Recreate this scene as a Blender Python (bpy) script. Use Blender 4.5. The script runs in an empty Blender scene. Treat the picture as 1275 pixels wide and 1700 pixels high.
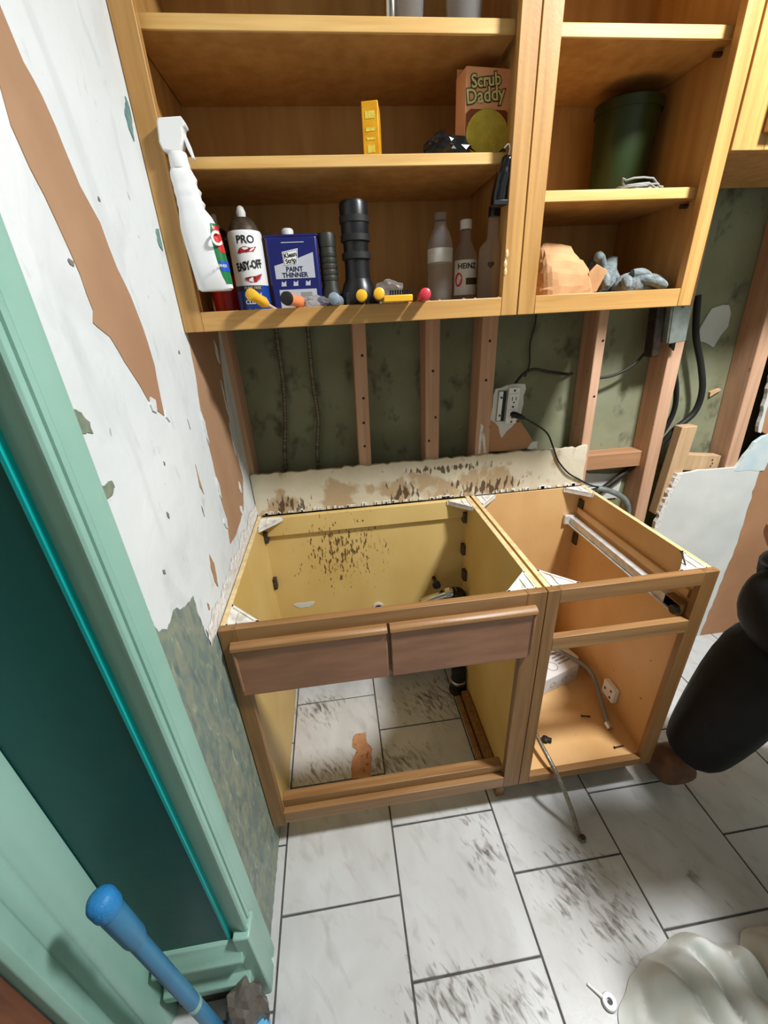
import bpy, bmesh, math, random
from mathutils import Vector, Matrix, noise
from mathutils.geometry import delaunay_2d_cdt
random.seed(7)
SC = bpy.context.scene
COL = SC.collection
R = math.radians

# ------------------------------------------------------------------ camera, world, light
cam_d = bpy.data.cameras.new('camera')
cam = bpy.data.objects.new('camera', cam_d); COL.objects.link(cam)
cam.location = (0.3107, -1.3561, 1.4884)
cam.rotation_euler = (1.1228, 0.0476, -0.1269)
cam_d.sensor_fit = 'VERTICAL'; cam_d.sensor_height = 24.0
cam_d.lens = 678.0 / 1700.0 * 24.0
cam_d.clip_start = 0.02
SC.camera = cam
W = bpy.data.worlds.new('world'); SC.world = W; W.use_nodes = True
W.node_tree.nodes['Background'].inputs[0].default_value = (0.86, 0.95, 1.0, 1)
W.node_tree.nodes['Background'].inputs[1].default_value = 0.27
ld = bpy.data.lights.new('ceiling_light', 'AREA'); ld.shape = 'DISK'; ld.size = 0.26; ld.energy = 80
ld.color = (0.965, 0.985, 1.0)
lo = bpy.data.objects.new('ceiling_light', ld); COL.objects.link(lo); lo.location = (1.5, -1.07, 2.66)
SC.view_settings.view_transform = 'Standard'; SC.view_settings.look = 'None'
SC.view_settings.gamma = 1.0; SC.view_settings.use_curve_mapping = False
SC.view_settings.exposure = 0.04

# ------------------------------------------------------------------ helpers
def lin(c):
    return tuple(((v/255)/12.92 if v/255 <= 0.04045 else ((v/255+0.055)/1.055)**2.4) for v in c) + (1.0,)

MATS = {}
def mat(name, c1, c2=None, rough=0.55, scale=(8, 8, 8), detail=4, spread=(0.35, 0.65), bump=0.0, bscale=60, metal=0.0, trans=0.0, ior=1.45, spec=0.5, distort=0.0):
    """procedural noise-mixed principled material"""
    m = bpy.data.materials.new(name); m.use_nodes = True; MATS[name] = m
    nt = m.node_tree; b = nt.nodes['Principled BSDF']
    b.inputs['Roughness'].default_value = rough; b.inputs['Metallic'].default_value = metal
    b.inputs['Transmission Weight'].default_value = trans; b.inputs['IOR'].default_value = ior
    b.inputs['Specular IOR Level'].default_value = spec
    tc = nt.nodes.new('ShaderNodeTexCoord')
    mp = nt.nodes.new('ShaderNodeMapping'); mp.inputs['Scale'].default_value = scale
    nt.links.new(tc.outputs['Object'], mp.inputs['Vector'])
    if c2 is None:
        c2 = tuple(max(0, v*0.93) for v in c1)
    n = nt.nodes.new('ShaderNodeTexNoise'); n.inputs['Scale'].default_value = 1.0; n.inputs['Detail'].default_value = detail
    n.inputs['Distortion'].default_value = distort
    nt.links.new(mp.outputs[0], n.inputs['Vector'])
    r = nt.nodes.new('ShaderNodeValToRGB')
    r.color_ramp.elements[0].position = spread[0]; r.color_ramp.elements[1].position = spread[1]
    r.color_ramp.elements[0].color = lin(c1); r.color_ramp.elements[1].color = lin(c2)
    nt.links.new(n.outputs['Fac'], r.inputs['Fac']); nt.links.new(r.outputs['Color'], b.inputs['Base Color'])
    if bump:
        n2 = nt.nodes.new('ShaderNodeTexNoise'); n2.inputs['Scale'].default_value = bscale; n2.inputs['Detail'].default_value = 6
        nt.links.new(tc.outputs['Object'], n2.inputs['Vector'])
        bp = nt.nodes.new('ShaderNodeBump'); bp.inputs['Strength'].default_value = bump; bp.inputs['Distance'].default_value = 0.004
        nt.links.new(n2.outputs['Fac'], bp.inputs['Height']); nt.links.new(bp.outputs[0], b.inputs['Normal'])
    return m

def overlay(m, color, scale, spread, boxes=None, detail=5, distort=0.0, strength=1.0, coord='Object', rot=0.0):
    """mix a stain colour over a material's base colour, by stretched noise, optionally limited to soft ellipsoid spots [(centre, radii)]"""
    nt = m.node_tree; b = nt.nodes['Principled BSDF']
    src = b.inputs['Base Color'].links[0].from_socket
    if coord == 'Position':
        g = nt.nodes.new('ShaderNodeNewGeometry'); vec = g.outputs['Position']
    else:
        tc = nt.nodes.new('ShaderNodeTexCoord'); vec = tc.outputs['Object']
    mp = nt.nodes.new('ShaderNodeMapping'); mp.inputs['Scale'].default_value = scale
    m0 = nt.nodes.new('ShaderNodeMapping'); m0.inputs['Rotation'].default_value = (0, 0, rot)
    nt.links.new(vec, m0.inputs['Vector']); nt.links.new(m0.outputs[0], mp.inputs['Vector'])
    n = nt.nodes.new('ShaderNodeTexNoise'); n.inputs['Scale'].default_value = 1; n.inputs['Detail'].default_value = detail
    n.inputs['Distortion'].default_value = distort
    nt.links.new(mp.outputs[0], n.inputs['Vector'])
    fac = n.outputs['Fac']
    if boxes:
        tot = None
        for c, rad in boxes:
            sub = nt.nodes.new('ShaderNodeVectorMath'); sub.operation = 'SUBTRACT'; sub.inputs[1].default_value = c
            nt.links.new(vec, sub.inputs[0])
            dv = nt.nodes.new('ShaderNodeVectorMath'); dv.operation = 'DIVIDE'; dv.inputs[1].default_value = rad
            nt.links.new(sub.outputs[0], dv.inputs[0])
            ln = nt.nodes.new('ShaderNodeVectorMath'); ln.operation = 'LENGTH'; nt.links.new(dv.outputs[0], ln.inputs[0])
            mr = nt.nodes.new('ShaderNodeMapRange'); mr.inputs[1].default_value = 0.0; mr.inputs[2].default_value = 1.0
            mr.inputs[3].default_value = 0.22; mr.inputs[4].default_value = -0.10
            nt.links.new(ln.outputs['Value'], mr.inputs[0])
            if tot is None: tot = mr.outputs[0]
            else:
                mx = nt.nodes.new('ShaderNodeMath'); mx.operation = 'MAXIMUM'
                nt.links.new(tot, mx.inputs[0]); nt.links.new(mr.outputs[0], mx.inputs[1]); tot = mx.outputs[0]
        ad = nt.nodes.new('ShaderNodeMath'); ad.operation = 'ADD'
        nt.links.new(fac, ad.inputs[0]); nt.links.new(tot, ad.inputs[1]); fac = ad.outputs[0]
    mr = nt.nodes.new('ShaderNodeMapRange'); mr.inputs[1].default_value = spread[0]; mr.inputs[2].default_value = spread[1]
    mr.inputs[4].default_value = strength
    nt.links.new(fac, mr.inputs[0])
    mix = nt.nodes.new('ShaderNodeMix'); mix.data_type = 'RGBA'
    nt.links.new(mr.outputs[0], mix.inputs[0]); nt.links.new(src, mix.inputs[6]); mix.inputs[7].default_value = lin(color)
    nt.links.new(mix.outputs[2], b.inputs['Base Color'])
    return m

def wood(name, c1, c2, axis, rough=0.4, fine=55):
    s = [fine, fine, fine]; s['xyz'.index(axis)] = fine*0.05
    return mat(name, c1, c2, rough=rough, scale=tuple(s), detail=6, spread=(0.3, 0.7), bump=0.06, bscale=90, distort=0.6)

class MB:
    def __init__(s): s.v = []; s.f = []
    def add(s, vs, fs):
        o = len(s.v); s.v += [tuple(v) for v in vs]; s.f += [tuple(i+o for i in f) for f in fs]; return s
    def box(s, x0, x1, y0, y1, z0, z1):
        if x0 > x1: x0, x1 = x1, x0
        if y0 > y1: y0, y1 = y1, y0
        if z0 > z1: z0, z1 = z1, z0
        return s.add([(x0,y0,z0),(x1,y0,z0),(x1,y1,z0),(x0,y1,z0),(x0,y0,z1),(x1,y0,z1),(x1,y1,z1),(x0,y1,z1)],
                     [(0,3,2,1),(4,5,6,7),(0,1,5,4),(1,2,6,5),(2,3,7,6),(3,0,4,7)])
    def prism(s, pts, axis, a, b):
        """pts: 2D outline in the two other axes (in xyz order); extruded along axis from a to b"""
        def mk(p, t):
            if axis == 'x': return (t, p[0], p[1])
            if axis == 'y': return (p[0], t, p[1])
            return (p[0], p[1], t)
        n = len(pts)
        vs = [mk(p, a) for p in pts] + [mk(p, b) for p in pts]
        sides = [(i, (i+1) % n, (i+1) % n+n, i+n) for i in range(n)]
        if n <= 8: caps = [tuple(range(n))[::-1], tuple(range(n, 2*n))]
        else:
            co, _e, fc, ov, _oe, _of = delaunay_2d_cdt([Vector(p) for p in pts], [], [list(range(n))], 1, 1e-7)
            mp = [o_[0] if o_ else 0 for o_ in ov]
            caps = [tuple(mp[i] for i in f)[::-1] for f in fc] + [tuple(mp[i]+n for i in f) for f in fc]
        return s.add(vs, caps+sides)
    def strip(s, pts, z0, z1):
        """open plan-view polyline (x,y) extruded vertically as a sheet"""
        n = len(pts)
        return s.add([(p[0], p[1], z0) for p in pts]+[(p[0], p[1], z1) for p in pts], [(i, i+1, i+1+n, i+n) for i in range(n-1)])
    def tube(s, path, r, n=10, caps=True):
        path = [Vector(p) for p in path]; rings = []
        m = len(path); a = None
        for i, p in enumerate(path):
            d = (path[min(i+1, m-1)]-path[max(i-1, 0)]).normalized()
            if a is None:
                a = d.cross(Vector((0, 0, 1)))
                if a.length < 0.1: a = d.cross(Vector((1, 0, 0)))
            else: a = a-d*a.dot(d)
            a.normalize(); b = d.cross(a).normalized()
            rr = r[i] if isinstance(r, (list, tuple)) else r
            rings.append([p + a*math.cos(2*math.pi*k/n)*rr + b*math.sin(2*math.pi*k/n)*rr for k in range(n)])
        vs = [v for g in rings for v in g]; fs = []
        for i in range(m-1):
            for k in range(n):
                fs.append((i*n+k, i*n+(k+1) % n, (i+1)*n+(k+1) % n, (i+1)*n+k))
        if caps: fs += [tuple(range(n))[::-1], tuple(range((m-1)*n, m*n))]
        return s.add(vs, fs)
    def lathe(s, cx, cy, prof, n=24, sx=1, sy=1):
        vs = []; m = len(prof); fs = []
        for r, z in prof:
            for k in range(n):
                a = 2*math.pi*k/n; vs.append((cx+math.cos(a)*r*sx, cy+math.sin(a)*r*sy, z))
        for i in range(m-1):
            for k in range(n):
                fs.append((i*n+k, i*n+(k+1) % n, (i+1)*n+(k+1) % n, (i+1)*n+k))
        fs += [tuple(range(n))[::-1], tuple(range((m-1)*n, m*n))]
        return s.add(vs, fs)
    def xf(s, M):
        s.v = [tuple(M @ Vector(v)) for v in s.v]; return s

ORG = {}
def _mesh(name, mb, m, org, smooth=False):
    me = bpy.data.meshes.new(name)
    me.from_pydata([(v[0]-org[0], v[1]-org[1], v[2]-org[2]) for v in mb.v], [], mb.f)
    bm = bmesh.new(); bm.from_mesh(me); bmesh.ops.recalc_face_normals(bm, faces=bm.faces); bm.to_mesh(me); bm.free()
    if smooth:
        for p in me.polygons: p.use_smooth = True
    if m: me.materials.append(MATS[m] if isinstance(m, str) else m)
    me.update(); return me

def part(name, mb, m, parent, bevel=0.0, smooth=False, label=None, seg=2, kind=None):
    org = ORG[parent.name]
    o = bpy.data.objects.new(name, _mesh(name, mb, m, org, smooth)); COL.objects.link(o)
    o.parent = parent; ORG[o.name] = org
    if bevel: add_bevel(o, bevel, seg)
    if smooth and not bevel: auto(o)
    if label: o['label'] = label
    if kind: o['kind'] = kind
    return o

def add_bevel(o, w, seg=2):
    b = o.modifiers.new('bevel', 'BEVEL'); b.width = w; b.segments = seg; b.limit_method = 'ANGLE'; b.angle_limit = R(35)
    for p in o.data.polygons: p.use_smooth = True
    o.data.set_sharp_from_angle(angle=R(50))

def auto(o): o.data.set_sharp_from_angle(angle=R(48))

def thing(name, label, cat, loc=(0, 0, 0), group=None, kind=None):
    o = bpy.data.objects.new(name, None); COL.objects.link(o); o.location = loc; o.empty_display_size = 0.05
    o['label'] = label
    if cat: o['category'] = cat
    if group: o['group'] = group
    ORG[o.name] = loc; return o

def single(name, mb, m, label, cat, loc, bevel=0.0, smooth=False, group=None, seg=2):
    o = bpy.data.objects.new(name, _mesh(name, mb, m, loc, smooth)); COL.objects.link(o); o.location = loc
    ORG[o.name] = loc; o['label'] = label; o['category'] = cat
    if group: o['group'] = group
    if bevel: add_bevel(o, bevel, seg)
    elif smooth: auto(o)
    return o

def struct(name, mb, m, label, bevel=0.0, smooth=False):
    o = bpy.data.objects.new(name, _mesh(name, mb, m, (0, 0, 0), smooth)); COL.objects.link(o)
    ORG[o.name] = (0, 0, 0); o['label'] = label; o['kind'] = 'structure'
    if bevel: add_bevel(o, bevel)
    return o

def text_mb(body, size, depth=0.0003, align='CENTER', bold=0.0, shear=0.0, spacing=1.0, sx=1.0):
    cu = bpy.data.curves.new('t', 'FONT'); cu.body = body; cu.size = size; cu.align_x = align; cu.align_y = 'CENTER'
    cu.extrude = depth; cu.offset = bold; cu.shear = shear; cu.space_character = spacing; cu.resolution_u = 3
    o = bpy.data.objects.new('t', cu); COL.objects.link(o)
    bpy.context.view_layer.update()
    me = bpy.data.meshes.new_from_object(o.evaluated_get(bpy.context.evaluated_depsgraph_get()))
    mb = MB(); mb.v = [(v.co.x*sx, v.co.y, v.co.z) for v in me.vertices]; mb.f = [tuple(p.vertices) for p in me.polygons]
    bpy.data.objects.remove(o); bpy.data.curves.remove(cu); bpy.data.meshes.remove(me)
    return mb
def flat_text(body, size, c, yaw=0, tilt=0, **k):
    """text facing -y at centre c, turned about z by yaw and rolled in its plane by tilt"""
    mb = text_mb(body, size, **k)
    M = Matrix.Translation(c) @ Matrix.Rotation(yaw, 4, 'Z') @ Matrix.Rotation(R(90), 4, 'X') @ Matrix.Rotation(tilt, 4, 'Z')
    return mb.xf(M)
def wrap(mb, cx, cy, rad, ang0):
    """take a flat pattern (x across, y up, z out) and roll it round a vertical cylinder; ang0 is the outward direction"""
    out = []
    for x, y, z in mb.v:
        a = ang0 + x/rad; r = rad+z+0.0006
        out.append((cx+math.cos(a)*r, cy+math.sin(a)*r, y))
    mb.v = out; return mb
def flatpoly(pts, n=1):
    mb = MB(); mb.add([(p[0], p[1], 0) for p in pts], [tuple(range(len(pts)))]); return mb
def wrap_patch(cx, cy, rad, a0, a1, z0, z1, n=14, off=0.0004):
    vs = []; fs = []
    for i in range(n+1):
        a = a0+(a1-a0)*i/n
        for z in (z0, z1): vs.append((cx+math.cos(a)*(rad+off), cy+math.sin(a)*(rad+off), z))
    for i in range(n): fs.append((2*i, 2*i+2, 2*i+3, 2*i+1))
    return MB().add(vs, fs)
def smooth_path(pts, n=6):
    P = [Vector(p) for p in pts]; out = []
    for i in range(len(P)-1):
        p0 = P[max(i-1, 0)]; p1 = P[i]; p2 = P[i+1]; p3 = P[min(i+2, len(P)-1)]
        for k in range(n):
            t = k/n
            out.append(0.5*((2*p1)+(-p0+p2)*t+(2*p0-5*p1+4*p2-p3)*t*t+(-p0+3*p1-3*p2+p3)*t**3))
    out.append(P[-1]); return out
def jag(pts, amp, step):
    """roughen a closed outline"""
    out = []; n = len(pts)
    for i in range(n):
        a = Vector(pts[i]); b = Vector(pts[(i+1) % n]); L = (b-a).length; k = max(1, int(L/step))
        for j in range(k):
            p = a.lerp(b, j/k)
            out.append((p.x+random.uniform(-amp, amp), p.y+random.uniform(-amp, amp)))
    return out

# ------------------------------------------------------------------ materials
mat('plaster', (222, 225, 225), (208, 213, 213), rough=0.7, scale=(3, 3, 3), bump=0.55, bscale=16)
overlay(MATS['plaster'], (182, 186, 186), (9, 9, 4), (0.52, 0.72), strength=0.55, distort=0.8)
overlay(MATS['plaster'], (166, 170, 168), (26, 26, 12), (0.62, 0.76), strength=0.5, distort=0.5)
overlay(MATS['plaster'], (130, 118, 104), (60, 60, 40), (0.70, 0.76), strength=0.5)
mat('bare_paper', (170, 134, 103), (160, 122, 92), rough=0.85, scale=(6, 6, 6), bump=0.12, bscale=70)
mat('sponge_paint', (112, 130, 124), (140, 146, 126), rough=0.5, scale=(14, 30, 16), detail=8, spread=(0.38, 0.62), bump=0.15, bscale=40, distort=1.2)
overlay(MATS['sponge_paint'], (86, 104, 108), (22, 40, 14), (0.52, 0.70), strength=0.7)
overlay(MATS['sponge_paint'], (172, 180, 158), (30, 60, 20), (0.58, 0.74), strength=0.75, distort=0.8)
mat('gouge_grey', (132, 126, 116), (104, 98, 90), rough=0.8, scale=(80, 80, 80))
mat('green_chip', (128, 136, 112), (100, 116, 104), rough=0.7, scale=(50, 50, 50))
mat('teal_chip', (88, 128, 128), (120, 150, 140), rough=0.6, scale=(40, 40, 40))
mat('trim_green', (148, 186, 172), (134, 174, 158), rough=0.35, scale=(6, 6, 3), bump=0.2, bscale=35)
overlay(MATS['trim_green'], (106, 128, 108), (30, 30, 6), (0.66, 0.78), strength=0.5)
mat('teal_lit', (0, 186, 184), (0, 170, 168), rough=0.35)  # lit copy of the reveal teal, light put into the colour
mat('teal', (2, 84, 80), (2, 72, 68), rough=0.4, scale=(3, 3, 2), bump=0.15, bscale=30)  # base colour darkened to carry the shade of the reveal
mat('door_brown', (120, 70, 44), (84, 48, 32), rough=0.5, scale=(40, 40, 4))
mat('back_plaster', (138, 140, 112), (120, 120, 92), rough=0.85, scale=(5, 5, 5), detail=7, bump=0.7, bscale=14)
overlay(MATS['back_plaster'], (70, 70, 54), (16, 16, 12), (0.58, 0.72), strength=0.8)
overlay(MATS['back_plaster'], (132, 132, 112), (7, 7, 5), (0.60, 0.75), strength=0.6)
wood('stud_wood', (206, 164, 134), (180, 138, 108), 'z', rough=0.8, fine=40)
overlay(MATS['stud_wood'], (70, 42, 30), (60, 60, 30), (0.70, 0.74), strength=0.8)
wood('stud_pale', (205, 172, 132), (182, 146, 108), 'z', rough=0.8, fine=40)
wood('noggin_wood', (186, 140, 102), (158, 112, 78), 'x', rough=0.8, fine=40)
mat('ceil', (225, 222, 215), rough=0.9)
mat('grout', (92, 90, 88), (70, 68, 66), rough=0.9, scale=(30, 30, 30))
def tile_mat():
    m = mat('tile', (206, 207, 206), (188, 187, 184), rough=0.30, scale=(7, 4, 7), detail=8, spread=(0.3, 0.7), bump=0.10, bscale=26, distort=0.8)
    overlay(m, (162, 156, 150), (26, 11, 10), (0.54, 0.74), detail=8, distort=0.6, strength=0.55, coord='Position', rot=R(-28))
    spots = [((0.86, -0.83, 0), (0.20, 0.20, 1)), ((0.93, -0.92, 0), (0.16, 0.16, 1)), ((0.62, -0.63, 0), (0.10, 0.06, 1)), ((0.64, -0.72, 0), (0.13, 0.10, 1)),
             ((0.45, -0.99, 0), (0.22, 0.12, 1)), ((0.40, -0.40, 0), (0.30, 0.13, 1)), ((0.62, -0.15, 0), (0.30, 0.22, 1)), ((0.14, -0.40, 0), (0.20, 0.12, 1)),
             ((0.12, -0.12, 0), (0.20, 0.14, 1)), ((0.60, -1.02, 0), (0.2, 0.1, 1)), ((1.2, -0.86, 0), (0.05, 0.05, 1))]
    overlay(m, (100, 90, 82), (75, 24, 10), (0.60, 0.82), boxes=spots, detail=10, distort=0.7, strength=0.9, coord='Position', rot=R(-28))
    return m
tile_mat()
wood('upper_h', (206, 160, 96), (176, 128, 68), 'x', rough=0.38)
wood('upper_v', (196, 150, 88), (166, 120, 62), 'z', rough=0.38)
mat('upper_in', (190, 146, 86), (172, 126, 68), rough=0.5, scale=(30, 30, 3), detail=5)
mat('shelf_edge', (226, 184, 116), (206, 160, 90), rough=0.5, scale=(4, 60, 60))
wood('lower_h', (160, 120, 76), (128, 90, 52), 'x', rough=0.4)
wood('lower_v', (150, 110, 66), (120, 84, 46), 'z', rough=0.4)
mat('false_front', (152, 108, 80), (136, 94, 68), rough=0.38, scale=(8, 40, 40))
mat('ply_yellow', (216, 186, 118), (204, 170, 98), rough=0.45, scale=(5, 5, 3), detail=5)
overlay(MATS['ply_yellow'], (84, 56, 26), (130, 130, 42), (0.70, 0.75), boxes=[((-0.10, 0.28, 0.70), (0.34, 0.09, 0.34))], strength=0.9)
mat('ply_orange', (222, 180, 124), (208, 162, 104), rough=0.45, scale=(5, 5, 3), detail=5)
overlay(MATS['ply_orange'], (70, 44, 26), (60, 60, 60), (0.72, 0.75), strength=0.8)
mat('ply_edge', (226, 202, 152), (206, 176, 122), rough=0.6, scale=(60, 60, 60))
mat('bracket_white', (226, 222, 212), (190, 178, 164), rough=0.5, scale=(40, 40, 40), spread=(0.45, 0.7))
mat('dark_metal', (66, 56, 46), (92, 80, 62), rough=0.45, scale=(80, 80, 80), metal=0.6)
mat('chrome', (214, 210, 202), (190, 184, 174), rough=0.18, metal=1.0)
mat('steel', (222, 222, 218), (198, 198, 194), rough=0.4, metal=0.35, scale=(40, 40, 40))
mat('zinc', (150, 156, 150), (126, 134, 128), rough=0.5, metal=0.5, scale=(30, 30, 30))
mat('rust_pipe', (60, 48, 40), (36, 30, 26), rough=0.5, metal=0.4, scale=(60, 60, 60))
mat('black_rubber', (30, 29, 28), (20, 20, 20), rough=0.6)
mat('black_plastic', (26, 26, 28), (18, 18, 20), rough=0.35)
mat('black_gloss', (20, 20, 22), (14, 14, 16), rough=0.15)
mat('backsplash', (218, 208, 184), (204, 192, 164), rough=0.7, scale=(8, 8, 8), bump=0.25, bscale=50)
overlay(MATS['backsplash'], (172, 140, 98), (16, 16, 14), (0.50, 0.60), boxes=[((0.10, 0, 0.90), (0.10, 1, 0.10)), ((0.30, 0, 0.92), (0.12, 1, 0.08)), ((0.52, 0, 0.92), (0.16, 1, 0.08)), ((0.80, 0, 0.92), (0.26, 1, 0.08))], strength=0.75)
overlay(MATS['backsplash'], (74, 52, 34), (70, 70, 22), (0.64, 0.70), boxes=[((0.12, 0, 0.90), (0.14, 1, 0.07)), ((0.52, 0, 0.91), (0.13, 1, 0.09)), ((0.82, 0, 0.90), (0.30, 1, 0.07)), ((0.66, 0, 0.99), (0.4, 1, 0.03))], detail=8, strength=0.9)
mat('adhesive', (222, 218, 212), (186, 174, 160), rough=0.8, scale=(60, 60, 60), spread=(0.5, 0.75), bump=0.9, bscale=120)
overlay(MATS['adhesive'], (110, 86, 66), (90, 90, 90), (0.66, 0.74), strength=0.7)
mat('drywall', (214, 214, 208), (200, 202, 198), rough=0.8, scale=(6, 6, 6), bump=0.15, bscale=30)
mat('drywall_blue', (188, 204, 208), (206, 214, 212), rough=0.8, scale=(20, 20, 20))
mat('tan_board', (176, 130, 94), (160, 114, 80), rough=0.85, scale=(4, 4, 4))
mat('white_plastic', (238, 238, 236), (230, 230, 230), rough=0.35)
mat('bottle_white', (240, 240, 240), (234, 234, 236), rough=0.3)
mat('lbl_green', (16, 118, 62), rough=0.35)
mat('lbl_red', (206, 44, 40), rough=0.35)
mat('lbl_blue', (28, 80, 186), rough=0.35)
mat('ink_white', (236, 236, 232), rough=0.5)
mat('ink_black', (24, 24, 26), rough=0.5)
mat('ink_navy', (24, 28, 66), rough=0.5)
mat('can_red', (170, 30, 34), (150, 24, 28), rough=0.35)
mat('can_black', (40, 36, 34), rough=0.35)
mat('can_cream', (196, 180, 140), rough=0.5)
mat('can_white', (222, 222, 220), (210, 210, 210), rough=0.3)
mat('can_blue', (20, 66, 150), (16, 52, 124), rough=0.3)
mat('lip_red', (168, 34, 46), (120, 20, 30), rough=0.35, scale=(60, 60, 60))
mat('thinner_navy', (30, 34, 104), (24, 28, 88), rough=0.3)
mat('thinner_grey', (186, 190, 200), (176, 180, 190), rough=0.4)
mat('olive_black', (44, 44, 34), (34, 34, 28), rough=0.5)
mat('clear', (246, 248, 248), (246, 248, 248), rough=0.06, trans=0.90, ior=1.12, spec=0.6)
mat('clear_bag', (226, 222, 218), (206, 204, 200), rough=0.12, trans=0.85, ior=1.10)
mat('smoky_bag', (150, 140, 130), (120, 112, 104), rough=0.1, trans=0.55, ior=1.2, spec=0.9)
mat('label_clear', (206, 206, 200), (190, 190, 184), rough=0.5, scale=(60, 60, 60))
mat('yellow_box', (224, 166, 30), (206, 140, 20), rough=0.35, scale=(30, 30, 40))
mat('box_orange', (255, 190, 140), (248, 172, 118), rough=0.4, scale=(5, 5, 5))
mat('box_brown', (150, 74, 40), rough=0.5)
mat('sponge_yellow', (222, 200, 84), (206, 184, 66), rough=0.9, scale=(60, 60, 60), bump=0.4, bscale=160)
mat('text_cream', (240, 226, 150), rough=0.5)
mat('text_dark', (70, 50, 28), rough=0.5)
mat('olive_green', (38, 54, 18), (30, 42, 14), rough=0.4)
mat('wire_grey', (150, 154, 152), (120, 124, 122), rough=0.5)
mat('paper_bag', (190, 146, 102), (168, 124, 82), rough=0.85, scale=(14, 14, 14), bump=0.3, bscale=40)
mat('glove_grey', (128, 136, 136), (86, 94, 96), rough=0.95, scale=(50, 50, 50), bump=0.8, bscale=150)
mat('handle_yellow', (240, 186, 50), (230, 170, 40), rough=0.35)
mat('handle_orange', (240, 140, 90), rough=0.35)
mat('handle_grey', (150, 164, 176), (120, 134, 146), rough=0.35, scale=(60, 60, 60))
mat('handle_red', (206, 58, 70), (188, 48, 60), rough=0.35)
mat('cardboard', (188, 136, 96), (172, 120, 82), rough=0.9, scale=(30, 30, 30))
overlay(MATS['cardboard'], (126, 76, 44), (60, 60, 60), (0.60, 0.66), strength=0.9)
mat('carton_white', (226, 224, 222), (214, 212, 210), rough=0.5)
mat('carton_grey', (150, 148, 150), rough=0.5)
mat('braid', (150, 140, 124), (104, 96, 84), rough=0.4, metal=0.6, scale=(240, 240, 240), detail=2)
mat('bx_cable', (130, 124, 100), (76, 72, 58), rough=0.5, metal=0.4, scale=(20, 20, 260), detail=1)
mat('cable_dark', (52, 50, 42), (38, 36, 32), rough=0.6)
mat('cloth_white', (212, 214, 208), (198, 200, 194), rough=0.95, scale=(10, 10, 10), bump=0.5, bscale=24)
mat('mop_blue', (58, 128, 168), (50, 116, 154), rough=0.4)
mat('mop_cap', (44, 134, 196), (38, 120, 180), rough=0.5, bump=0.5, bscale=120)
mat('sky_blue', (110, 190, 232), rough=0.4)
mat('skin', (170, 118, 92), (158, 106, 80), rough=0.6, scale=(20, 20, 20))
mat('cloth_black', (17, 17, 18), (11, 11, 12), rough=0.6, spec=0.3, scale=(20, 20, 20), bump=0.9, bscale=11)
mat('boot_tan', (124, 88, 62), (96, 66, 46), rough=0.7, scale=(24, 24, 24))
mat('hair_dark', (28, 22, 20), rough=0.7)
mat('dirt', (120, 108, 92), (160, 150, 136), rough=0.95, scale=(90, 90, 90))

# ------------------------------------------------------------------ floor
TX0, TS, TL = 0.0245, 0.336, 0.3464
fl = struct('floor', MB().box(-0.45, 2.75, -2.3, 0.25, -0.06, -0.0035), 'grout', 'grey ceramic tile floor laid in offset rows with dark grout')
for k in range(-2, 8):
    y0 = -0.7805 if k % 2 == 0 else -0.953
    for j in range(-5, 4):
        xa, xb = TX0+k*TS+0.0025, TX0+(k+1)*TS-0.0025
        ya, yb = y0+j*TL+0.0025, y0+(j+1)*TL-0.0025
        xa, xb = max(xa, -0.44), min(xb, 2.74); ya, yb = max(ya, -2.29), min(yb, 0.24)
        if xb-xa < 0.02 or yb-ya < 0.02: continue
        dz = random.uniform(-0.0006, 0.0)
        part('tile', MB().box(xa, xb, ya, yb, -0.012, dz), 'tile', fl, bevel=0.0015, seg=1)

# ------------------------------------------------------------------ walls
wl = struct('wall_left', MB().box(-0.06, 0.0, -0.830, 0.16, 0.0, 2.70), 'plaster', 'patchy white plaster wall with bare brown strips left of the cabinets')
STREAK = [(-0.741, 1.721), (-0.745, 1.687), (-0.736, 1.656), (-0.716, 1.607), (-0.704, 1.553), (-0.698, 1.512), (-0.711, 1.5), (-0.701, 1.495), (-0.674, 1.48), (-0.642, 1.429), (-0.612, 1.38), (-0.591, 1.361), (-0.565, 1.342), (-0.56, 1.371), (-0.544, 1.429), (-0.549, 1.49), (-0.563, 1.535), (-0.585, 1.574), (-0.601, 1.627), (-0.627, 1.666), (-0.641, 1.701), (-0.656, 1.741), (-0.667, 1.756), (-0.678, 1.767), (-0.69, 1.80), (-0.70, 1.9), (-0.72, 2.1), (-0.80, 2.1), (-0.77, 1.9)]
CORNER = [(-0.30, 1.60), (-0.327, 1.388), (-0.352, 1.303), (-0.352, 1.212), (-0.36, 1.098), (-0.352, 1.035), (-0.373, 0.965), (-0.30, 0.955), (-0.171, 0.971), (-0.10, 1.05), (-0.123, 1.213), (-0.082, 1.36), (-0.02, 1.50), (-0.02, 1.6)]
CORNER2 = [(-0.118, 1.5), (-0.10, 1.40), (-0.10, 1.30), (-0.115, 1.20), (-0.105, 1.06), (-0.06, 1.0), (-0.02, 0.99), (-0.02, 1.5)]
SPONGE = [(-0.829, 1.15), (-0.834, 1.123), (-0.816, 1.101), (-0.823, 1.079), (-0.81, 1.057), (-0.785, 1.041), (-0.752, 1.049), (-0.708, 1.021), (-0.667, 1.012), (-0.664, 0.967), (-0.661, 0.909), (-0.6, 0.86), (-0.5, 0.80), (-0.5, 0.003), (-0.829, 0.003)]
CHIPA = [(-0.829, 1.408), (-0.816, 1.405), (-0.795, 1.384), (-0.8, 1.372), (-0.819, 1.377), (-0.829, 1.39)]
CHIPB = [(-0.829, 1.305), (-0.797, 1.306), (-0.793, 1.295), (-0.812, 1.286), (-0.829, 1.29)]
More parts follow.
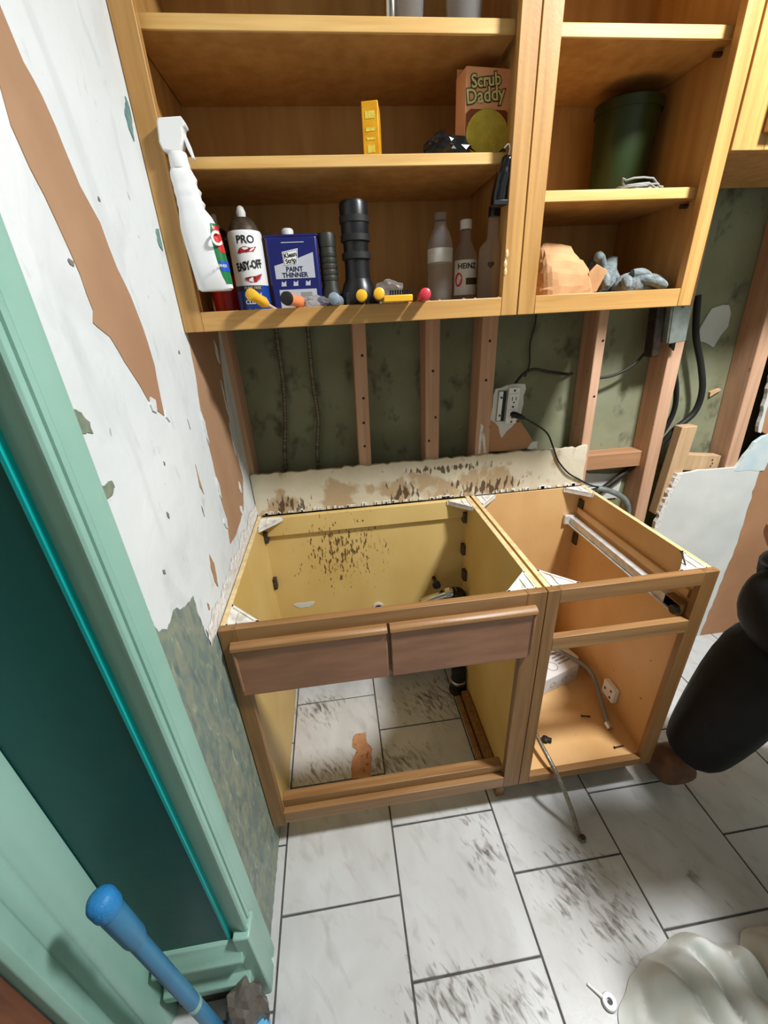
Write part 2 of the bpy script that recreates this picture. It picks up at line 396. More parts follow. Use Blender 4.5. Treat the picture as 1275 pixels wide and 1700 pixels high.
SLIV = [(-0.53, 1.028), (-0.516, 0.995), (-0.53, 0.938), (-0.539, 0.953), (-0.543, 0.996)]
SLIV2 = [(-0.472, 1.22), (-0.473, 1.186), (-0.468, 1.148), (-0.482, 1.171)]
FLK1 = [(-0.353, 1.854), (-0.346, 1.841), (-0.363, 1.79), (-0.374, 1.803), (-0.376, 1.822)]
FLK2 = [(-0.362, 1.662), (-0.346, 1.663), (-0.35, 1.624), (-0.367, 1.635)]
def patch(name, pts, m, t=0.0012, amp=0.002, step=0.02, lab=None):
    return part(name, MB().prism(jag(pts, amp, step), 'x', -0.002, t), m, wl, label=lab)
patch('bare_patch', STREAK, 'bare_paper', lab='long brown streak of bare paper')
patch('bare_patch', CORNER, 'bare_paper', lab='brown bare strip under the wall cabinet')
patch('painted_area', SPONGE, 'sponge_paint', 0.0010, 0.004, 0.008, lab='mottled green-grey sponged paint below the plaster')
patch('paint_chip', CHIPA, 'green_chip', 0.0014, 0.0022, 0.0045)
patch('paint_chip', CHIPB, 'green_chip', 0.0014, 0.0022, 0.0045)
patch('bare_patch', SLIV, 'bare_paper', 0.0013, 0.0015, 0.008)
patch('bare_patch', SLIV2, 'bare_paper', 0.0013, 0.001)
patch('paint_chip', FLK1, 'teal_chip', 0.002, 0.0018, 0.006)
patch('paint_chip', FLK2, 'teal_chip', 0.002, 0.0018, 0.006)
# small plaster flakes and gouges
for (y, z, a, b, m_) in [(-0.715, 1.568, .010, .006, 'gouge_grey'), (-0.45, 1.30, .002, .016, 'gouge_grey'), (-0.665, 1.19, .005, .012, 'gouge_grey'), (-0.74, 1.12, .006, .008, 'gouge_grey'), (-0.58, 1.66, .004, .004, 'gouge_grey'), (-0.50, 1.12, .002, .02, 'gouge_grey'), (-0.61, 0.945, .006, .016, 'bare_paper'), (-0.40, 1.44, .006, .006, 'back_plaster'), (-0.62, 1.27, .004, .006, 'gouge_grey')]:
    a *= .7; b *= .7
    patch('gouge', [(y-a, z), (y-a*.3, z+b), (y+a, z+b*.3), (y+a*.5, z-b), (y-a*.6, z-b*.6)], m_, 0.0011, 0.0012, 0.008)
# curled white plaster flakes
for (y, z, a, b) in [(-0.355, 1.27, .006, .04), (-0.36, 1.12, .008, .03), (-0.16, 1.04, .01, .02), (-0.37, 1.03, .012, .025), (-0.12, 1.30, .004, .05), (-0.10, 1.42, .012, .03), (-0.13, 1.18, .005, .05), (-0.60, 1.37, .012, .014), (-0.55, 1.34, .008, .01), (-0.20, 0.985, .012, .015)]:
    patch('plaster_flake', [(y-a, z), (y-a*.3, z+b), (y+a, z+b*.3), (y+a*.5, z-b), (y-a*.6, z-b*.6)], 'plaster', 0.003, 0.002, 0.01)
# ragged strip of old adhesive along the counter line
vs = []; fs = []
N = 60
for i in range(N+1):
    y = -0.655 + (0.645)*i/N
    top = 0.922 + 0.022*noise.noise((y*14, 3, 0)) + random.uniform(-.006, .006)
    bot = 0.872 + 0.004*random.random()
    for j in range(5):
        z = bot+(top-bot)*j/4
        vs.append((0.0014 + (0.006*abs(noise.noise((y*40, z*60, 1))) if 0 < j < 4 else 0.0), y, z))
for i in range(N):
    for j in range(4): fs.append((i*5+j, i*5+j+1, i*5+j+6, i*5+j+5))
part('adhesive_strip', MB().add(vs, fs), 'adhesive', wl, label='ragged white and brown adhesive left along the counter line')

# back wall
wb = struct('wall_back', MB().box(-0.06, 2.75, 0.09, 0.16, 0.0, 2.70), 'back_plaster', 'stripped back wall, dark green-grey plaster behind open wooden studs')
def stud(x0, x1, z0=0.0, z1=2.6, y0=0.0, y1=0.09, m='stud_wood', lean=0.0, lab=None):
    mb = MB().box(x0, x1, y0, y1, z0, z1)
    if lean: mb.v = [(v[0]+(v[2]-1.2)*lean, v[1], v[2]) for v in mb.v]
    return part('stud', mb, m, wb, bevel=0.003, label=lab)
stud(-0.03, 0.017); stud(0.379, 0.421, lean=0.02); stud(0.611, 0.658); stud(0.791, 0.843, lean=0.01)
stud(1.188, 1.222, lean=-0.03); stud(1.462, 1.512, lean=-0.03, lab='leaning rough stud beside the junction box')
stud(1.80, 1.85, lean=-0.06); stud(2.2, 2.24)
part('noggin', MB().box(1.228, 1.475, 0.03, 0.09, 0.910, 0.972), 'noggin_wood', wb, bevel=0.003)
b_ = MB().box(1.578, 1.640, 0.0, 0.04, 0.70, 1.062); b_.v = [(v[0]+(v[2]-.9)*.05, v[1], v[2]) for v in b_.v]
part('stud', b_, 'stud_pale', wb, bevel=0.003, label='short pale sawn-off stud stub')
b_ = MB().box(1.62, 1.80, 0.012, 0.05, 0.885, 0.95); b_.v = [(v[0], v[1], v[2]-(v[0]-1.62)*0.12) for v in b_.v]
part('noggin', b_, 'stud_pale', wb, bevel=0.002, label='pale short cross piece with nail holes')
nb = MB()
for (x, z) in [(1.765, .915), (1.77, .90), (1.765, .89)]: nb.tube([(x, 0.0125, z), (x, 0.0105, z)], 0.003, 8)
part('nail_holes', nb, 'dark_metal', wb)
# nail holes and knots on studs
kb = MB()
for (x, z) in [(.405, 1.25), (.40, 1.17), (.398, 1.09), (.635, 1.32), (.645, 1.17), (.622, 1.09), (.82, 1.40), (.815, 1.28), (1.207, 1.38), (1.21, 1.2), (.41, 1.38)]:
    kb.lathe(0, 0, [(0.0045, 0), (0.003, 0.0008)], 8)
    kb.v[-16:] = [(v[0]+x, -0.0004-v[2], v[1]+z) for v in kb.v[-16:]]
part('knots', kb, 'rust_pipe', wb)
# right-hand wall remnants
DRYW = [(1.604, 0.88), (1.59, 0.80), (1.575, 0.70), (1.572, 0.657), (1.57, 0.387), (1.56, 0.0), (1.975, 0.0), (1.983, 0.331), (1.991, 0.521), (1.965, 0.86), (1.90, 0.875), (1.849, 0.882), (1.731, 0.886)]
part('drywall_sheet', MB().prism(jag(DRYW, 0.003, 0.03), 'y', -0.012, 0.0), 'drywall', wb, label='torn white drywall remnant right of the base cabinets')
part('drywall_sheet', MB().prism(jag([(1.85, 0.87), (1.985, 0.86), (2.0, 1.035), (1.955, 1.02), (1.905, 0.98)], 0.004, 0.025), 'y', -0.013, 0.0), 'drywall_blue', wb, label='pale blue torn drywall edge')
part('board', MB().prism([(1.975, 0.0), (2.6, 0.0), (2.6, 2.6), (1.78, 2.6), (1.80, 1.85), (1.865, 1.30), (1.90, 1.03), (1.96, 1.0), (1.991, 0.521)], 'y', -0.010, 0.0), 'tan_board', wb, label='bare brown board at the far right')
part('torn_edge', MB().prism(jag([(1.562, .385), (1.580, .385), (1.585, .657), (1.602, .80), (1.622, .880), (1.600, .884), (1.586, .80), (1.566, .66)], .0045, .012), 'y', -0.016, 0.0), 'adhesive', wb)
part('torn_edge', MB().prism(jag([(1.895, 1.02), (1.908, 1.02), (1.870, 1.35), (1.835, 1.70), (1.820, 1.70), (1.858, 1.35)], .003, .02), 'y', -0.014, 0.0), 'drywall', wb)
# remnants round the outlet
part('drywall_scrap', MB().prism(jag([(0.850, 1.25), (0.955, 1.262), (0.948, 1.15), (0.92, 1.12), (0.885, 1.075), (0.872, 1.12), (0.838, 1.15), (0.845, 1.20)], 0.004, 0.02), 'y', 0.0, 0.012), 'drywall', wb, label='ragged white drywall scrap round the outlet')
part('board_scrap', MB().prism(jag([(0.79, 1.03), (0.80, 1.13), (0.84, 1.15), (0.90, 1.12), (0.95, 1.13), (0.99, 1.08), (1.02, 1.03)], 0.003, 0.03), 'y', 0.004, 0.014), 'tan_board', wb, label='brown bare scrap under the outlet')
part('torn_edge', MB().prism(jag([(0.80, 1.03), (0.808, 1.03), (0.815, 1.13), (0.806, 1.135)], 0.002, 0.02), 'y', -0.002, 0.01), 'adhesive', wb)
part('torn_edge', MB().prism(jag([(0.822, 1.03), (0.832, 1.03), (0.818, 1.10), (0.812, 1.10)], 0.002, 0.02), 'y', -0.002, 0.01), 'adhesive', wb)
part('torn_edge', MB().prism(jag([(0.985, 1.03), (1.022, 1.03), (1.02, 1.06), (1.0, 1.055)], 0.003, 0.01), 'y', -0.002, 0.014), 'drywall', wb)
part('drywall_scrap', MB().prism(jag([(1.62, 1.36), (1.70, 1.33), (1.74, 1.40), (1.72, 1.47), (1.66, 1.46)], 0.006, 0.03), 'y', 0.086, 0.0905), 'drywall', wb)
part('drywall_scrap', MB().prism(jag([(1.74, 1.15), (1.78, 1.17), (1.775, 1.18), (1.735, 1.165)], 0.003, 0.02), 'y', 0.080, 0.0905), 'stud_pale', wb)
part('drywall_scrap', MB().prism(jag([(1.31, 0.74), (1.44, 0.76), (1.45, 0.86), (1.30, 0.88), (1.23, 0.90), (1.23, 0.76)], 0.006, 0.03), 'y', 0.082, 0.0905), 'drywall', wb, label='pale plaster scrap low in the stud bay')
# backsplash remnant
top = [(0.003+1.207*i/90, 1.024+0.004*noise.noise((i*.35, 0, 0))+random.uniform(-.003, .003)) for i in range(91)]
right = [(1.212+random.uniform(-.004, .004), 1.02-0.145*i/10) for i in range(1, 11)]
part('backsplash_strip', MB().prism([(0.003, 0.872)]+top+right[:-1]+[(1.205, 0.872)], 'y', -0.012, 0.0), 'backsplash', wb, label='cream backsplash strip with brown stains and torn edge')
cb = MB()
for i in range(70):
    x = 0.02+random.random()*1.18
    cb.box(x, x+random.uniform(.004, .018), -0.016, -0.010, 0.875, 0.878+random.uniform(.001, .008))
part('caulk_line', cb, 'adhesive', wb)
ceil = struct('ceiling', MB().box(-0.45, 2.75, -2.3, 0.16, 2.70, 2.76), 'ceil', 'plain ceiling above the kitchen')

mat('room_paint', (150, 158, 152), (140, 150, 144), rough=0.8, scale=(3, 3, 3))
struct('wall_front', MB().box(-0.45, 2.75, -2.36, -2.3, 0.0, 2.70), 'room_paint', 'painted kitchen wall behind the camera')
struct('wall_right', MB().box(2.75, 2.81, -2.36, 0.16, 0.0, 2.70), 'room_paint', 'painted kitchen wall at the far right')
struct('wall_left_front', MB().box(-0.45, -0.30, -2.30, -1.76, 0.0, 2.70), 'room_paint', 'painted wall left of the camera beyond the door')
struct('wall_left_header', MB().box(-0.45, 0.0, -1.76, -0.83, 2.12, 2.70), 'room_paint', 'painted wall above the doorway')
# doorway on the left: casing, teal reveal, pale green board, brown door
prof = [(0.0, -0.828), (0.008, -0.832), (0.014, -0.843), (0.013, -0.856), (0.007, -0.868), (0.004, -0.874), (0.010, -0.878), (0.013, -0.884), (0.010, -0.889), (0.003, -0.8905), (0.003, -0.8930), (0.010, -0.895), (0.007, -0.900), (0.011, -0.905), (0.012, -0.908), (0.009, -0.910), (0.003, -0.910)]
body = prof + [(-0.030, -0.897), (-0.06, -0.852), (-0.06, -0.828)]
tr = struct('trim_1', MB().prism(body, 'z', 0.0, 2.12), 'trim_green', 'pale green moulded door casing beside the plaster wall', smooth=True)
tr.data.set_sharp_from_angle(angle=R(32))
part('plinth_block', MB().box(-0.02, 0.017, -0.922, -0.874, 0.0, 0.30), 'trim_green', tr, bevel=0.004)
wr = struct('wall_reveal', MB().box(-0.30, -0.0305, -0.907, -0.852, 0.0, 2.12), 'teal', 'teal doorway reveal with its shade painted dark, beside the pale green casing')
part('lit_corner_edge', MB().box(-0.036, -0.0295, -0.9085, -0.896, 0.0, 2.12), 'teal_lit', wr, bevel=0.0012, label='corner edge of the teal reveal with the light on it painted in')  # strip gets its light from a brighter colour than the reveal
bprof = [(-0.907, 0.10), (-0.934, 0.10), (-0.938, 0.118), (-0.938, 0.135), (-0.930, 0.142), (-0.922, 0.150), (-0.919, 0.20), (-0.924, 0.212), (-0.934, 0.222), (-0.934, 0.232), (-0.922, 0.246), (-0.914, 0.270), (-0.907, 0.275)]
bb = struct('baseboard_reveal', MB().prism(bprof, 'x', -0.200, -0.008), 'trim_green', 'moulded pale green baseboard at the foot of the teal reveal', bevel=0.002)
part('gap_shade', MB().box(-0.20, -0.03, -0.915, -0.907, 0.0, 0.10), 'rust_pipe', bb, label='dark strip painted as the shade under the baseboard')  # dark board added as painted shade for the recess
gprof = [(-0.24, -0.908), (-0.210, -0.908), (-0.208, -0.922), (-0.222, -0.965), (-0.228, -0.970), (-0.228, -1.000), (-0.222, -1.006), (-0.222, -1.030), (-0.232, -1.040), (-0.26, -1.040)]
struct('trim_2', MB().prism(gprof, 'z', 0.0, 2.12), 'trim_green', 'pale green door frame board at the left edge', bevel=0.002)
dr = struct('door_1', MB().box(-0.28, -0.245, -1.75, -1.042, 0.01, 2.08), 'door_brown', 'brown wooden door at the lower left corner', bevel=0.003)
part('door_panel', MB().box(-0.25, -0.238, -1.62, -1.16, 0.25, 0.95), 'door_brown', dr, bevel=0.006)
part('door_panel', MB().box(-0.25, -0.238, -1.62, -1.16, 1.08, 1.95), 'door_brown', dr, bevel=0.006)

# ------------------------------------------------------------------ base cabinets
D, H, ZB = 0.611, 0.876, 0.1216
W1, W2 = 0.773, 0.451
FT = 0.02
FY0, FY1 = -D, -D+FT
def bracket(parent, cx, cy, sx, sy, m='bracket_white'):
    """ribbed triangular corner brace at the top of a cabinet corner; sx, sy point into the cabinet"""
    L, z = 0.075, H-0.004
    mb = MB().prism([(cx, cy), (cx+sx*L, cy), (cx, cy+sy*L)], 'z', z-0.004, z)
    br = part('corner_bracket', mb, m, parent, bevel=0.001, seg=1)
    rb = MB()
    t = 0.003
    rb.prism([(cx+sx*L, cy), (cx+sx*(L-0.008), cy), (cx, cy+sy*(L-0.008)), (cx, cy+sy*L)], 'z', z-0.014, z+0.003)
    rb.box(cx, cx+sx*L, cy, cy+sy*t, z-0.014, z+0.003); rb.box(cx, cx+sx*t, cy, cy+sy*L, z-0.014, z+0.003)
    rb.box(cx+sx*0.022, cx+sx*0.024, cy, cy+sy*0.045, z, z+0.003)
    part('rib', rb, m, br)
    return br
sb = thing('sink_base_cabinet', 'wide open sink base cabinet with two false drawer fronts and no doors', 'cabinet', (0.386, -0.305, 0.0))
part('side_panel', MB().prism([(FY1, 0.115), (-0.54, 0.115), (-0.54, 0.0), (-0.016, 0.0), (-0.016, H-0.004), (FY1, H-0.004)], 'x', 0.004, 0.016), 'ply_yellow', sb, bevel=0.0008, seg=1)
part('side_panel', MB().prism([(FY1, 0.115), (-0.54, 0.115), (-0.54, 0.0), (-0.016, 0.0), (-0.016, H-0.004), (FY1, H-0.004)], 'x', W1-0.018, W1-0.004), 'ply_yellow', sb, bevel=0.0008, seg=1)
part('panel_edge', MB().box(0.004, 0.0165, FY1, -0.016, H-0.004, H-0.0025), 'ply_edge', sb)
part('panel_edge', MB().box(W1-0.0185, W1-0.004, FY1, -0.016, H-0.004, H-0.0025), 'ply_edge', sb)
part('back_panel', MB().box(0.016, W1-0.018, -0.026, -0.020, 0.11, 0.83), 'ply_yellow', sb)
part('nailer', MB().box(0.016, W1-0.018, -0.040, -0.020, 0.80, H-0.006), 'ply_yellow', sb, bevel=0.001)
st = part('stile', MB().box(0.003, 0.040, FY0, FY1, ZB-0.012, H), 'lower_v', sb, bevel=0.0015)
part('stile', MB().box(0.722, W1-0.001, FY0, FY1, ZB, H), 'lower_v', sb, bevel=0.0015)
part('top_rail', MB().box(0.040, 0.722, FY0, FY1, 0.838, H), 'lower_h', sb, bevel=0.0015)
part('mullion', MB().box(0.362, 0.404, FY0+0.001, FY1, 0.712, 0.838), 'lower_v', sb, bevel=0.0015)
part('middle_rail', MB().box(0.040, 0.722, FY0+0.001, FY1, 0.675, 0.712), 'lower_h', sb, bevel=0.0015)
part('bottom_rail', MB().box(0.040, 0.722, FY0, FY1, ZB, 0.170), 'lower_h', sb, bevel=0.002)
part('bottom_cleat', MB().box(0.040, 0.722, FY1, FY1+0.03, 0.14, 0.200), 'lower_h', sb, bevel=0.002)
for (x0, x1) in [(0.026, 0.379), (0.387, 0.744)]:
    ff = part('false_drawer_front', MB().box(x0, x1, FY0-0.014, FY0, 0.684, 0.838), 'false_front', sb, bevel=0.003)
    part('front_moulding', MB().prism([(FY0-0.0002, 0.842), (FY0-0.010, 0.842), (FY0-0.019, 0.836), (FY0-0.021, 0.828), (FY0-0.0145, 0.823), (FY0-0.0002, 0.823)], 'x', x0-0.001, x1+0.001), 'lower_h', ff, bevel=0.001)
    for xe in ((x1-0.008,) if x0 > 0.3 else (x0,)):
        part('side_moulding', MB().box(xe, xe+0.008, FY0-0.017, FY0-0.0002, 0.70, 0.825), 'false_front', ff, bevel=0.003)
bracket(sb, 0.017, FY1+0.001, 1, 1); bracket(sb, W1-0.019, FY1+0.001, -1, 1); bracket(sb, 0.017, -0.041, 1, -1); bracket(sb, W1-0.019, -0.041, -1, -1)
for (x, y, z) in [(0.022, -0.05, 0.80), (0.022, -0.05, 0.60), (W1-0.026, -0.05, 0.80), (W1-0.026, -0.05, 0.66), (W1-0.026, -0.08, 0.56)]:
    part('corner_clip', MB().box(x-0.006, x+0.008, y, y+0.03, z-0.022, z+0.022), 'dark_metal', sb, bevel=0.002)
# broad white smear on the back panel
sm = [(0.115+0.035*math.cos(a)*(1+.35*math.sin(3*a)), 0.475+0.018*math.sin(a)*(1+.4*math.cos(2*a))) for a in [i*math.pi/12 for i in range(24)]]
part('filler_smear', MB().prism(sm, 'y', -0.0275, -0.0255), 'drywall', sb)

db = thing('drawer_base_cabinet', 'narrow base cabinet with its drawer removed and a bare slide rail', 'cabinet', (W1+W2/2, -0.305, 0.0))
x0, x1 = W1+0.001, W1+W2
part('side_panel', MB().prism([(FY1, 0.115), (-0.54, 0.115), (-0.54, 0.0), (-0.016, 0.0), (-0.016, H-0.004), (FY1, H-0.004)], 'x', x0+0.003, x0+0.016), 'ply_orange', db, bevel=0.0008, seg=1)
part('side_panel', MB().prism([(FY1, 0.115), (-0.54, 0.115), (-0.54, 0.0), (-0.016, 0.0), (-0.016, H-0.004), (FY1, H-0.004)], 'x', x1-0.016, x1-0.003), 'ply_orange', db, bevel=0.0008, seg=1)
part('toe_kick', MB().box(x0+0.016, x1-0.016, -0.545, -0.535, 0.0, 0.136), 'lower_h', db)
part('panel_edge', MB().box(x0+0.003, x0+0.0165, FY1, -0.016, H-0.004, H-0.0025), 'ply_edge', db)
part('panel_edge', MB().box(x1-0.0165, x1-0.003, FY1, -0.016, H-0.004, H-0.0025), 'ply_edge', db)
part('back_panel', MB().box(x0+0.016, x1-0.016, -0.026, -0.020, 0.0, H-0.004), 'ply_orange', db)
part('bottom_panel', MB().box(x0+0.016, x1-0.016, FY1, -0.026, 0.136, 0.150), 'ply_orange', db)
part('side_batten', MB().box(x1-0.026, x1-0.016, FY1+0.02, -0.03, 0.765, 0.79), 'ply_orange', db, bevel=0.002)
part('stile', MB().box(x0, 0.806, FY0, FY1, ZB, H), 'lower_v', db, bevel=0.0015)
part('stile', MB().box(x1-0.040, x1, FY0, FY1, ZB, H), 'lower_v', db, bevel=0.0015)
part('top_rail', MB().box(0.806, x1-0.040, FY0, FY1, 0.836, H), 'lower_h', db, bevel=0.0015)
part('middle_rail', MB().box(0.806, x1-0.040, FY0, FY1, 0.682, 0.724), 'lower_h', db, bevel=0.0015)
part('bottom_rail', MB().box(0.806, x1-0.040, FY0, FY1, ZB, 0.153), 'lower_h', db, bevel=0.0015)
bracket(db, x0+0.017, FY1+0.001, 1, 1); bracket(db, x1-0.017, FY1+0.001, -1, 1); bracket(db, x0+0.017, -0.027, 1, -1); bracket(db, x1-0.017, -0.027, -1, -1)
for (y, z) in [(-0.055, 0.80), (-0.055, 0.655)]:
    part('corner_clip', MB().box(x1-0.024, x1-0.016, y, y+0.028, z-0.024, z+0.024), 'dark_metal', db, bevel=0.002)
sl = part('drawer_slide', MB().prism([(1.172, 0.722), (1.176, 0.722), (1.176, 0.748), (1.193, 0.748), (1.193, 0.752), (1.172, 0.752)], 'y', -0.575, -0.035), 'steel', db)
part('slide_lip', MB().box(1.165, 1.173, -0.575, -0.035, 0.722, 0.726), 'steel', sl)
part('end_bracket', MB().box(1.150, 1.188, -0.040, -0.026, 0.722, 0.760), 'steel', sl, bevel=0.002)
part('end_bracket', MB().box(1.172, 1.198, -0.588, -0.53, 0.716, 0.756), 'lower_v', sl, bevel=0.002)
rl = MB().tube([(1.158, -0.578, 0.738), (1.172, -0.578, 0.738)], 0.013, 16)
part('roller', rl, 'black_plastic', sl, smooth=True)
wt = MB().box(1.190, 1.2075, -0.50, -0.43, 0.17, 0.20)
part('screw_plate', MB().box(1.186, 1.2075, -0.44, -0.38, 0.20, 0.26), 'white_plastic', db, bevel=0.003)

for (y_, z_) in [(-.425, .245), (-.425, .215), (-.395, .23)]: part('plate_hole', MB().tube([(1.1862, y_, z_), (1.1852, y_, z_)], .005, 10), 'dark_metal', db)

# ------------------------------------------------------------------ wall cabinets
UY, UZ = -0.334, 1.475
UT = 2.30
def wall_unit(name, label, xa, xb, sl_, sr_, shelves, z0=UZ, rail=0.039, ends=(0, 0)):
    t = thing(name, label, 'cabinet', ((xa+xb)/2, UY/2, z0))
    part('side_panel', MB().box(xa+0.003, xa+0.018, UY+FT, -0.002, z0+0.006, UT), 'upper_in', t, bevel=0.0008, seg=1)
    part('side_panel', MB().box(xb-0.018, xb-0.003, UY+FT, -0.002, z0+0.006, UT), 'upper_in', t, bevel=0.0008, seg=1)
    part('back_panel', MB().box(xa+0.018, xb-0.018, -0.010, -0.003, z0+0.006, UT), 'upper_in', t)
    part('bottom_panel', MB().box(xa+0.018, xb-0.018, UY+FT, -0.010, z0+0.016, z0+0.031), 'upper_in', t)
    part('top_panel', MB().box(xa+0.018, xb-0.018, UY+FT, -0.010, UT-0.016, UT), 'upper_in', t)
    part('stile', MB().box(xa+0.001, sl_, UY, UY+FT, z0, UT), 'upper_v', t, bevel=0.0015)
    part('stile', MB().box(sr_, xb-0.001, UY, UY+FT, z0, UT), 'upper_v', t, bevel=0.0015)
    part('bottom_rail', MB().box(sl_, sr_, UY, UY+FT, z0, z0+rail), 'upper_h', t, bevel=0.0015)
    part('top_rail', MB().box(sl_, sr_, UY, UY+FT, UT-0.045, UT), 'upper_h', t, bevel=0.0015)
    for (za, zb) in shelves:
        s = part('shelf', MB().box(xa+0.020+ends[0], xb-0.020-ends[1], -0.297, -0.012, za, zb), 'upper_in', t, bevel=0.001, seg=1)
        part('shelf_edge', MB().box(xa+0.020+ends[0], xb-0.020-ends[1], -0.302, -0.297, za, zb), 'shelf_edge', s, bevel=0.0015)
    return t
ul = wall_unit('wall_cabinet', 'wide open-fronted oak wall cabinet holding cleaning supplies', 0.0, 0.757, 0.042, 0.717, [(1.765, 1.785), (1.960, 1.982)], ends=(0.0, 0.015))
ur = wall_unit('wall_cabinet', 'narrow open-fronted oak wall cabinet with paper bag and gloves', 0.757, 1.203, 0.799, 1.166, [(1.697, 1.718), (1.957, 1.978)])
uh = wall_unit('wall_cabinet', 'short oak wall cabinet at the upper right edge with closed door', 1.206, 1.75, 1.285, 1.70, [], z0=1.772, rail=0.05)
dd = part('door', MB().box(1.270, 1.715, UY-0.019, UY, 1.80, UT-0.02), 'upper_v', uh, bevel=0.003)
part('door_panel', MB().box(1.33, 1.655, UY-0.024, UY-0.019, 1.87, UT-0.09), 'upper_v', dd, bevel=0.004)
part('shelf_pin', MB().tube([(1.168, -0.27, 1.688), (1.186, -0.27, 1.688)], 0.005, 8), 'dark_metal', ur)
part('shelf_pin', MB().tube([(1.168, -0.27, 1.948), (1.186, -0.27, 1.948)], 0.005, 8), 'dark_metal', ur)
for (x, z) in [(0.722, 1.60), (0.720, 1.58), (0.721, 1.565)]:
    ch = MB().lathe(0, 0, [(0.006, -0.001), (0.005, 0.001), (0.001, 0.0022)], 7); ch.v = [(v[0]*0.7+x, UY-v[2], v[1]*1.6+z) for v in ch.v]
    part('chipped_spot', ch, 'ply_edge', ul)
ds = MB()
for i in range(60):
    x = random.uniform(0.06, 0.72); y = random.uniform(-0.331, -0.27); s = random.uniform(.001, .004)
    ds.lathe(x, y, [(s, 1.514 if y < UY+FT else 1.506), (s*.6, (1.514 if y < UY+FT else 1.506)+s*.7)], 5)
o = part('crumbs', ds, 'dirt', ul, kind='stuff')

# ------------------------------------------------------------------ things on the wall cabinet floor
SH = 1.507
FA = R(-90)     # outward direction that faces -y
# spray bottle hung by its trigger on the shelf edge
bx, by = 0.083, -0.342
sp = thing('spray_bottle', 'white trigger spray bottle with green label hanging at the left stile', 'bottle', (bx, by, 1.552))
rings = [(1.552, .030, .017, .004), (1.556, .035, .020, .004), (1.60, .036, .021, .001), (1.64, .036, .021, -.003), (1.662, .035, .021, -.005), (1.680, .030, .020, -.008),
         (1.694, .0235, .018, -.012), (1.701, .0255, .019, -.011), (1.708, .0225, .0175, -.013), (1.714, .0225, .0175, -.0135), (1.720, .0245, .0185, -.0125), (1.727, .0215, .017, -.015), (1.733, .0215, .017, -.0155), (1.740, .0230, .0175, -.0150), (1.749, .0205, .0165, -.017), (1.755, .018, .015, -.017), (1.757, .012, .012, -.017)]
vs = []; fs = []; n = 28
for (z, rx, ry, ox) in rings:
    for k in range(n):
        a = 2*math.pi*k/n; c, s_ = math.cos(a), math.sin(a)
        vs.append((bx+ox+rx*math.copysign(abs(c)**.75, c), by+ry*math.copysign(abs(s_)**.75, s_), z))
for i in range(len(rings)-1):
    for k in range(n): fs.append((i*n+k, i*n+(k+1) % n, (i+1)*n+(k+1) % n, (i+1)*n+k))
fs += [tuple(range(n))[::-1], tuple(range((len(rings)-1)*n, len(rings)*n))]
bt = part('bottle_body', MB().add(vs, fs), 'bottle_white', sp, smooth=True)
nx = bx-0.017
part('collar', MB().lathe(nx, by, [(.0165, 1.755), (.0175, 1.758), (.0170, 1.776), (.0155, 1.779)], 28), 'white_plastic', sp, smooth=True)
part('trigger_head', MB().prism([(nx-.022, 1.780), (nx-.026, 1.792), (nx-.022, 1.822), (nx-.019, 1.826), (nx+.022, 1.828), (nx+.027, 1.815), (nx+.020, 1.812), (nx+.020, 1.80), (nx+.012, 1.785), (nx+.008, 1.778), (nx-.012, 1.778)], 'y', by-.013, by+.013), 'white_plastic', sp, bevel=0.003)
part('trigger', MB().prism([(nx+.016, 1.806), (nx+.021, 1.804), (nx+.026, 1.788), (nx+.029, 1.770), (nx+.026, 1.769), (nx+.020, 1.785)], 'y', by-.007, by+.007), 'white_plastic', sp, bevel=0.001)
def side_label(name, u0, u1, z0, z1, m, parent, rnd=0.0, off=.0006):
    """patch on the right-front flank of the bottle, following its surface; u is an angle"""
    vs = []; fs = []; nu, nz = 10, 8
    for j in range(nz+1):
        z = z0+(z1-z0)*j/nz
        k = 1-rnd*abs(2*j/nz-1)**3
        um = (u0+u1)/2
        for i in range(nu+1):
            a = um+(u0+(u1-u0)*i/nu-um)*k
            for q in range(len(rings)-1):
                if rings[q][0] <= z <= rings[q+1][0]: break
            t = (z-rings[q][0])/(rings[q+1][0]-rings[q][0])
            rx, ry, ox = [rings[q][w]+(rings[q+1][w]-rings[q][w])*t for w in (1, 2, 3)]
            c, s_ = math.cos(a), math.sin(a)
            vs.append((bx+ox+(rx+off)*math.copysign(abs(c)**.75, c), by+(ry+off)*math.copysign(abs(s_)**.75, s_), z))
    for j in range(nz):
        for i in range(nu): fs.append((j*(nu+1)+i, j*(nu+1)+i+1, (j+1)*(nu+1)+i+1, (j+1)*(nu+1)+i))
    return part(name, MB().add(vs, fs), m, parent)
lb = side_label('label', R(-62), R(30), 1.563, 1.668, 'lbl_green', sp, 0.35)
side_label('label_red', R(-52), R(25), 1.618, 1.664, 'lbl_red', lb, 0.5, .0012)
side_label('label_blue', R(-55), R(25), 1.586, 1.604, 'lbl_blue', lb, 0.0, .0012)
part('lettering', flat_text('C', 0.034, (bx+.028, by-.0225, 1.640), yaw=R(50), tilt=R(12), bold=.0008), 'ink_white', lb)
part('lettering', flat_text('CLEANER', 0.0075, (bx+.026, by-.0225, 1.595), yaw=R(48)), 'ink_white', lb)

def aerosol(name, label, cx, cy, r, zt, group='aerosol cans on the bottom shelf'):
    t = thing(name, label, 'can', (cx, cy, SH), group)
    h = zt-SH
    return t, h
